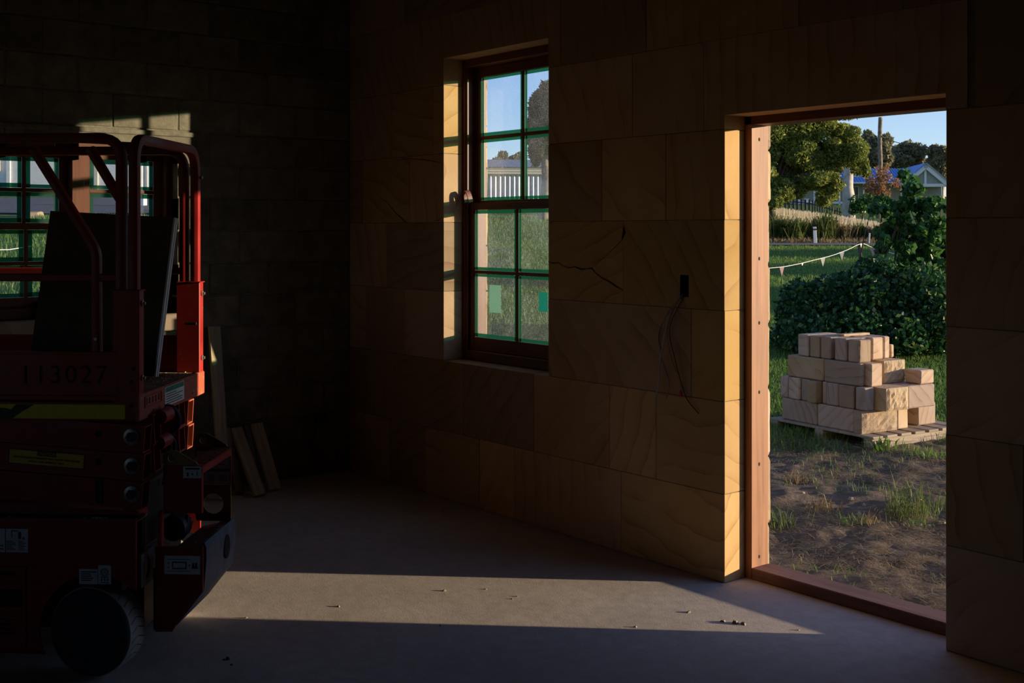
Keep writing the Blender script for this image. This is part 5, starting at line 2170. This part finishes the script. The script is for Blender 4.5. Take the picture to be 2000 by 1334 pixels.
# bottom course
e0 = .03
c1, f0 = Lq(1668, e0), Lq(1685, e0)
pile(e0, .34, Lq(1595, e0), Lq(1526, e0), 0, 'long block at the far left end of the bottom course on the pallet')
pile(e0, .34, c1, Lq(1595, e0), 0, 'long block in the middle of the bottom course, under the row of upright headers')
pile(e0 - .01, Rp(1753, f0), f0, c1 - .002, 0, 'rock-faced corner block at the bottom of the stack, its rough side toward the sun', 'stone_rock', rough=True)
pile(Rp(1753, f0 + .01), Rp(1775, f0 + .01), f0 + .01, f0 + .35, 0, 'narrow smooth block beside the rock-faced corner block in the bottom course')
pa = Rp(1793, f0 + .05)
pile(pa, Rp(1829, f0 + .05), f0 + .05, f0 + .40, 0, 'stained block at the sunny end of the bottom course')
# second course
e1 = .03
hd1 = [(1523, 1538), (1539, 1562), (1563, 1581), (1601, 1611), (1612, 1636), (1637, 1667)]
nm1 = ['first upright header at the far left of the second course', 'veined header second from the far left in the second course', 'tan header third from the far left in the second course',
       'thin dark header set back in the second course', 'brown grey header beside the thin dark header in the second course', 'header with a diagonal band in the second course, next to the pale corner block']
for (a, b), lab in zip(hd1, nm1):
    dp = .02 if a == 1601 else random.uniform(-.008, .008)
    pile(e1 + dp, e1 + (.36 if a != 1637 else .115), Lq(b, e1), Lq(a, e1), 1, lab)
pile(e1 - .045, e1 + .3, Lq(1600.5, e1), Lq(1581.5, e1), 1, 'pale header sticking out of the second course')
cq, f1 = Lq(1669, e1), Lq(1689, e1)
pe = Rp(1709, f1)
pile(e1, pe, f1, cq - .002, 1, 'pale block turning the corner of the second course')
pe += .006
q2 = Lq(1731, pe)
pile(pe, Rp(1775, q2), q2, q2 + .25, 1, 'rock-faced block in the sunny side of the second course', 'stone_rock', rough=True)
pile(Rp(1776, q2), Rp(1829, q2), q2 + .01, q2 + .4, 1, 'white lit block at the sunny end of the second course')
# filler behind
pile(e1 + .40, e1 + .75, .45, .95, 1, 'block in the middle of the second course, behind the headers')
pile(.40, .80, .56, .95, 0, 'block in the middle of the bottom course, behind the long blocks')
# third course
e2 = .05
pile(e2, e2 + .33, Lq(1608, e2), Lq(1537, e2), 2, 'long purple and tan block at the far left of the third course')
f2 = Lq(1680, e2)
px2 = Rp(1690, f2)
pile(e2, px2, f2, Lq(1608, e2), 2, 'block with swirling brown veins in the third course')
px2 += .006
f3 = Lq(1702, px2)
pile(px2, Rp(1725, f3), f3, f3 + .3, 2, 'smooth block standing beside the swirl-veined block in the third course')
pr = max(Rp(1725, f3) + .006, Rp(1727, f3 + .10))
pile(pr, Rp(1768, f3 + .10), f3 + .10, f3 + .42, 2, 'rock-faced block at the sunny end of the third course', 'stone_rock', rough=True)
# single small block on the second course
p4 = Rp(1798, q2 + .02)
pile(p4, Rp(1826, q2 + .02), q2 + .02, min(Lq(1757, p4), f3 + .07), 2, 'low block lying alone on the sunny end of the second course', h=.115)
# top course
e3 = .07
top = [(1557, 1578), (1580, 1600), (1601, 1622), (1629, 1652), (1655, 1679)]
nm3 = ['purple block at the far left of the top course', 'second purple grey block in the top course', 'tan block third along the top course', 'banded tan block next to the gap in the top course', 'thick honey coloured block at the near corner of the top course']
f4 = Lq(1679, e3)
p5 = max(Rp(1704, f4 + .10), Rp(1703, f4) + .006)
for i, ((a, b), lab) in enumerate(zip(top, nm3)):
    pile(e3, (e3 + .36, e3 + .36, p5 - .004, p5 - .004, Rp(1703, f4))[i], Lq(b, e3), Lq(a, e3), 3, lab)
q5 = f4 + .10
p5 = max(Rp(1704, q5), Rp(1703, f4) + .006)
pile(p5, Rp(1726, q5), q5, q5 + .3, 3, 'upright block on the sunny side of the top course')
pile(Rp(1727, q5 + .03), Rp(1739, q5 + .03), q5 + .03, q5 + .28, 3, 'thin upright slab on the sunny side of the top course')
pile(Rp(1740, q5 + .06), Rp(1748, q5 + .06), q5 + .06, q5 + .24, 3, 'short small block behind the thin slab of the top course', h=.11)
pile(p5 - .12, p5 + .20, q5 + .20, q5 + .27, 3, 'thin flat slab lying across the top course', h=.02, z=LV[3] + HB)

# ------------------------------------------------------------------ yard grass, tufts, straw, stones
def scatter(n, f):
    pts = []
    while len(pts) < n:
        px = random.uniform(1470, 1880)
        X, Z = f()
        pts.append((X, Z))
    return pts


def region_points(n, X0, X1, Z0_, Z1_, keep):
    X = rng.uniform(X0, X1, n)
    Z = rng.uniform(Z0_, Z1_, n)
    k = keep(X, Z)
    X, Z = X[k], Z[k]
    g = ground(X, Z)
    return np.stack([CAM.x + AX[0] * X + FW[0] * Z, CAM.y + AX[1] * X + FW[1] * Z, g - .01], 1)


def in_view(X, Z):
    px = 1000 + F * X / Z
    return (px > 1230) & (px < 1960)


def patchy(X, Z, lo):
    return hnoise(X * .9 + 3, Z * .9) + .35 * hnoise(X * 3.1, Z * 2.9 + 1) + rng.uniform(-.25, .25, X.shape) > lo


Pn = region_points(90000, .9, 6.6, 8.9, 15.0, lambda X, Z: in_view(X, Z) & ((Z > 9.9 + .3 * hnoise(X, Z)) | patchy(X, Z, .15)) & ~((Z < 9.4) & ~patchy(X, Z, .45)))
V, Q = blades(Pn, .085, .006, .7)
np_mesh('yard_grass', V, Q, MAT['grass'], kind='stuff', label='short green grass round the stone pallet', cat='grass')
Pn = region_points(56000, 1.6, 12.5, 15.0, 37.0, lambda X, Z: (1000 + F * X / Z > 1150) & (1000 + F * X / Z < 1790))
V, Q = blades(Pn, .08, .012, .6)
np_mesh('lawn_grass', V, Q, MAT['grass'], kind='stuff', label='mown lawn between the thicket and the road', cat='grass')
def lying(Pn, ln, wd):
    """dead stalks lying on the dirt"""
    n = len(Pn)
    a = rng.uniform(0, 2 * PI, n)
    L_ = (ln * rng.uniform(.4, 1.4, n))[:, None]
    d = np.stack([np.cos(a), np.sin(a), rng.normal(.05, .12, n)], 1) * L_
    sd = np.stack([-np.sin(a), np.cos(a), np.zeros(n)], 1) * wd * rng.uniform(.6, 1.3, (n, 1))
    up = np.array([0, 0, 1]) * rng.uniform(.004, .022, (n, 1))
    cv = sd * rng.normal(0, 4, (n, 1))
    A, M_, B = Pn - d * .5 + up * .4, Pn + up + cv, Pn + d * .5 + up * .5
    V = np.stack([A - sd * .5, A + sd * .5, M_ + sd * .5, M_ - sd * .5, B + sd * .2, B - sd * .2], 1).reshape(-1, 3)
    base = np.arange(n)[:, None] * 6
    return V, np.concatenate([base + np.array([0, 1, 2, 3]), base + np.array([3, 2, 4, 5])], 0)


Pn = region_points(30000, 1.0, 4.6, 5.2, 10.2, lambda X, Z: in_view(X, Z) & patchy(X, Z, .05))
V, Q = lying(Pn + np.array([0, 0, .012]), .085, .0032)
np_mesh('yard_straw', V, Q, MAT['straw'], kind='stuff', label='dry straw strewn over the dirt by the doorway', cat='straw')
Pn = region_points(7000, 1.0, 4.4, 5.2, 9.6, lambda X, Z: in_view(X, Z) & patchy(X + 7, Z + 2, .42))
V, Q = blades(Pn, .06, .004, .7)
np_mesh('yard_weeds', V, Q, MAT['grass'], kind='stuff', label='patches of low green weeds in the dirt', cat='grass')
for (px, py, n, ln, mat, lab) in [(1775, 1004, 150, .24, 'clump', 'largest pale grass tuft in the dirt outside the doorway'), (1605, 1000, 90, .13, 'straw', 'dry grass tuft near the timber jamb side of the dirt'),
                                 (1560, 945, 120, .10, 'straw', 'flattened mound of dry orange grass in the dirt'), (1840, 1000, 60, .15, 'clump', 'green grass tuft beside the largest pale tuft'),
                                 (1520, 1105, 80, .16, 'clump', 'thin weed tuft growing against the threshold by the lit jamb'), (1668, 1130, 60, .09, 'grass', 'small green tuft just outside the threshold'),
                                 (1790, 1115, 60, .07, 'grass', 'low green tuft close to the threshold among pebbles'), (1722, 878, 40, .12, 'grass', 'broad green weed growing at the pallet corner'),
                                 (1690, 1035, 70, .08, 'straw', 'small brown tuft in the middle of the dirt')]:
    X, Z = on_ground(px, py)
    s0 = .03 + ln * .18
    Pn = np.stack([rng.normal(0, s0, n), rng.normal(0, s0, n), np.full(n, -.008)], 1)
    V, Q = blades(Pn, ln, .0045 if px != 1722 else .02, .9)
    o = np_mesh('grass_tuft', V, Q, MAT[mat], label=lab, cat='grass', group='tufts in the dirt yard')
    o.location = W(X, Z, gz(X, Z))
me = None
for k in range(46):
    if k < 16:
        px, py = random.uniform(1740, 1845), random.uniform(1080, 1110)
    else:
        px, py = random.uniform(1500, 1845), random.uniform(900, 1190)
    X, Z = on_ground(px, py)
    r = random.uniform(.008, .022) if k > 3 else .035
    n = 7
    m = MB()
    vs = [(r * random.uniform(.7, 1.2) * math.cos(2 * PI * i / n), r * random.uniform(.6, 1) * math.sin(2 * PI * i / n), -.006) for i in range(n)]
    vs += [(v[0] * .6, v[1] * .6, r * random.uniform(.35, .6)) for v in vs]
    m.add(vs, [tuple(range(n)), tuple(range(n, 2 * n))] + [(i, (i + 1) % n, n + (i + 1) % n, n + i) for i in range(n)])
    o = m.build('pebble', MAT['pebble'], label='pebble lying on the dirt outside the doorway' if k > 3 else 'larger flat stone half sunk in the dirt outside the doorway', cat='pebble', group='pebbles on the dirt' if k > 3 else 'larger stones in the dirt')
    o.location = W(X, Z, gz(X, Z) + .002)

# ------------------------------------------------------------------ seen through the sandstone window
Zs = 60
sx, sz = pos(1000, 392, Zs)
s_ = Zs / F
shed = thing('iron_shed', 'pale corrugated iron shed across the paddock with cream gutters', 'shed', W(sx, Zs, sz), YAW + .10)


def corr(x0, x1, y, z0, z1, pitch, d, axis='x'):
    m = MB()
    n = int((x1 - x0) / pitch * 4)
    b = 0
    for k in range(n + 1):
        x = x0 + (x1 - x0) * k / n
        o = (0, d, 0, -d)[k % 4]
        m.v += [Vector((x, y + o, z0)), Vector((x, y + o, z1))]
        m.v += [Vector((x, y + o + .03, z0)), Vector((x, y + o + .03, z1))]
    for k in range(n):
        a = 4 * k
        m.f += [(a, a + 4, a + 5, a + 1), (a + 2, a + 3, a + 7, a + 6)]
    return m


corr(-3.2, 6.5, 0, -.6, (392 - 340) * s_, .24, .05).build('wall', MAT['corr'], shed)
MB().box((-3.2, .1, -.6), (6.5, 5, (392 - 342) * s_)).build('inner_wall', MAT['house_wall'], shed)
for k, py in enumerate((340, 335, 330)):
    MB().box((-3.4, -.25 + .03 * k, (392 - py) * s_ - .02), (6.7, -.05, (392 - py) * s_ + .09), .02).build('gutter_board', MAT['cream'], shed)
m = MB()
m.prism([(-.3, (392 - 327) * s_), (5.3, (392 - 327) * s_), (2.5, (392 - 306) * s_)], 0, -3.4, 6.7)
m.build('roof', MAT['roof_grey'], shed, fix=True)
for (px, py, Z, wpx, hpx, n, cnt, lab, mt, lf) in [(1062, 235, 42, 46, 100, 520, 30, 'tall dark tree beside the iron shed', 'leaf_blue', (.26, .12)), (975, 318, 84, 34, 26, 340, 12, 'feathery tree behind the iron shed roof', 'leaf_gum', (.3, .14)),
                                                 (1010, 322, 88, 30, 26, 300, 10, 'second tree behind the iron shed roof', 'leaf_gum', (.3, .14)), (1120, 300, 48, 60, 80, 420, 18, 'bushy tree past the end of the iron shed', 'leaf_blue', (.26, .12)), (930, 300, 86, 26, 30, 300, 10, 'tree left of the iron shed roof', 'leaf_gum', (.3, .14))]:
    X, zc = pos(px, py, Z)
    g = gz(X, Z)
    s2 = Z / F
    cr = (wpx * s2, wpx * s2, hpx * s2)
    cc = (0, 0, zc - g)
    tree('paddock_tree', lab, X, Z, [(0, 0, .22), (.1, (zc - g) * .4, .18), (0, (zc - g) * .8, .12)], (cc, cr), crown_blobs(cc, cr, cnt, n, .3), lf, mt, group='trees by the iron shed', branches=14)
Pn = region_points(52000, -1.2, 1.8, 9.5, 30, lambda X, Z: (np.abs(X / Z) < .06))
Pn = np.concatenate([Pn, region_points(16000, -3.6, 3.6, 30, 58, lambda X, Z: (np.abs(X / Z) < .06))])
V, Q = blades(Pn, .13, .011, .6)
np_mesh('paddock_grass', V, Q, MAT['grass'], kind='stuff', label='long grass on the slope outside the sash window', cat='grass')

# ------------------------------------------------------------------ seen through the block wall window
Zs = 34
sx, sz = pos(120, 366, Zs)
s_ = Zs / F
sh2 = thing('white_shed', 'white panelled building across the drive with a grey corrugated end', 'shed', W(sx, Zs, sz), YAW + .05)


def sp_(px, py):
    return (px - 120) * s_, (366 - py) * s_


MB().box((sp_(-260, 0)[0], 0, -.7), (sp_(262, 0)[0], 4, 3.0), .02).build('wall', MAT['white'], sh2)
corr(sp_(262, 0)[0], sp_(420, 0)[0], .3, -.7, 2.8, .16, .03).build('corrugated_end', MAT['corr'], sh2)
MB().box((sp_(262, 0)[0], .4, -.7), (sp_(420, 0)[0], 4, 2.7)).build('end_wall', MAT['house_wall'], sh2)
for px in (19, 177, 187):
    MB().box((sp_(px, 0)[0] - .06, -.05, -.6), (sp_(px, 0)[0] + .06, .0, 3.0), .01).build('cover_strip', MAT['cream'] if px > 100 else MAT['white'], sh2)
MB().box((sp_(-20, 0)[0], -.09, sp_(0, 336)[1]), (sp_(4, 0)[0], 0, sp_(0, 308)[1]), .02).build('meter_box', MAT['cream'], sh2)
MB().box((sp_(-280, 0)[0], -.4, 3.0), (sp_(420, 0)[0], 4.4, 3.12), .02).build('roof', MAT['roof_grey'], sh2)
X, zt_ = pos(281, 376, 26)
g = gz(X, 26)
MB().box((-.07, -.05, -.2), (.07, .05, zt_ - g), .01).build('white_post', MAT['white'], label='white timber post beside the drive seen through the block wall window', cat='post').location = W(X, 26, g)
X, Z = on_ground(66, 424)
m = MB()
n = 9
vs = [(.30 * random.uniform(.8, 1.1) * math.cos(2 * PI * i / n), .25 * random.uniform(.8, 1.1) * math.sin(2 * PI * i / n), -.1) for i in range(n)]
vs += [(v[0] * .7, v[1] * .7, .10 * random.uniform(.8, 1.2)) for v in vs]
m.add(vs, [tuple(range(n)), tuple(range(n, 2 * n))] + [(i, (i + 1) % n, n + (i + 1) % n, n + i) for i in range(n)])
o = m.build('boulder', MAT['stone_pile'], label='flat pale boulder in the grass outside the block wall window', cat='boulder')
o.location = W(X, Z, gz(X, Z))
m = MB()
for k in range(24):
    Xa, Xb = -24 + k, -23 + k
    m.add([W(Xa, 23.6, gz(Xa, 23.6) + .04), W(Xb, 23.6, gz(Xb, 23.6) + .04), W(Xb, 29, gz(Xb, 29) + .06), W(Xa, 29, gz(Xa, 29) + .06)], [(0, 1, 2, 3)], False)
m.build('drive', MAT['asphalt'], kind='structure', label='grey gravel drive seen through the block wall window', cat='road')
Pn = region_points(42000, -9.0, -2.6, 9.5, 23.0, lambda X, Z: (X / Z > -.46) & (X / Z < -.27))
V, Q = blades(Pn, .11, .010, .6)
np_mesh('drive_grass', V, Q, MAT['grass'], kind='stuff', label='green grass outside the block wall window', cat='grass')
A, B = P(-30, 488, 13), P(60, 481, 14.5)
MB().tube([A, A.lerp(B, .5) - Vector((0, 0, .02)), B], .006, 5).build('string_line', MAT['white'], label='pale string line stretched over the grass outside the block wall window', cat='string')

# shade trees standing to the right, out of the picture, across the low sun
for i, (X, Z, h, r) in enumerate([(26, 19.5, 2.9, 2.6), (30, 25.5, 3.0, 3.0), (33, 31.5, 2.9, 3.0)]):
    g = gz(X, Z)
    cc, cr = (0, 0, h * .52), (r, r, h * .5)
    tree('shade_tree', ('bushy tree shading the lawn just beyond the thicket', 'bushy tree shading the middle of the lawn', 'bushy tree shading the lawn beside the road')[i], X, Z, [(0, 0, .2), (0, h * .3, .17), (0, h * .6, .1)], (cc, cr), crown_blobs(cc, cr, 18, 330, .42), (.34, .2), 'leaf_olive', 'bark', group='trees shading the lawn')
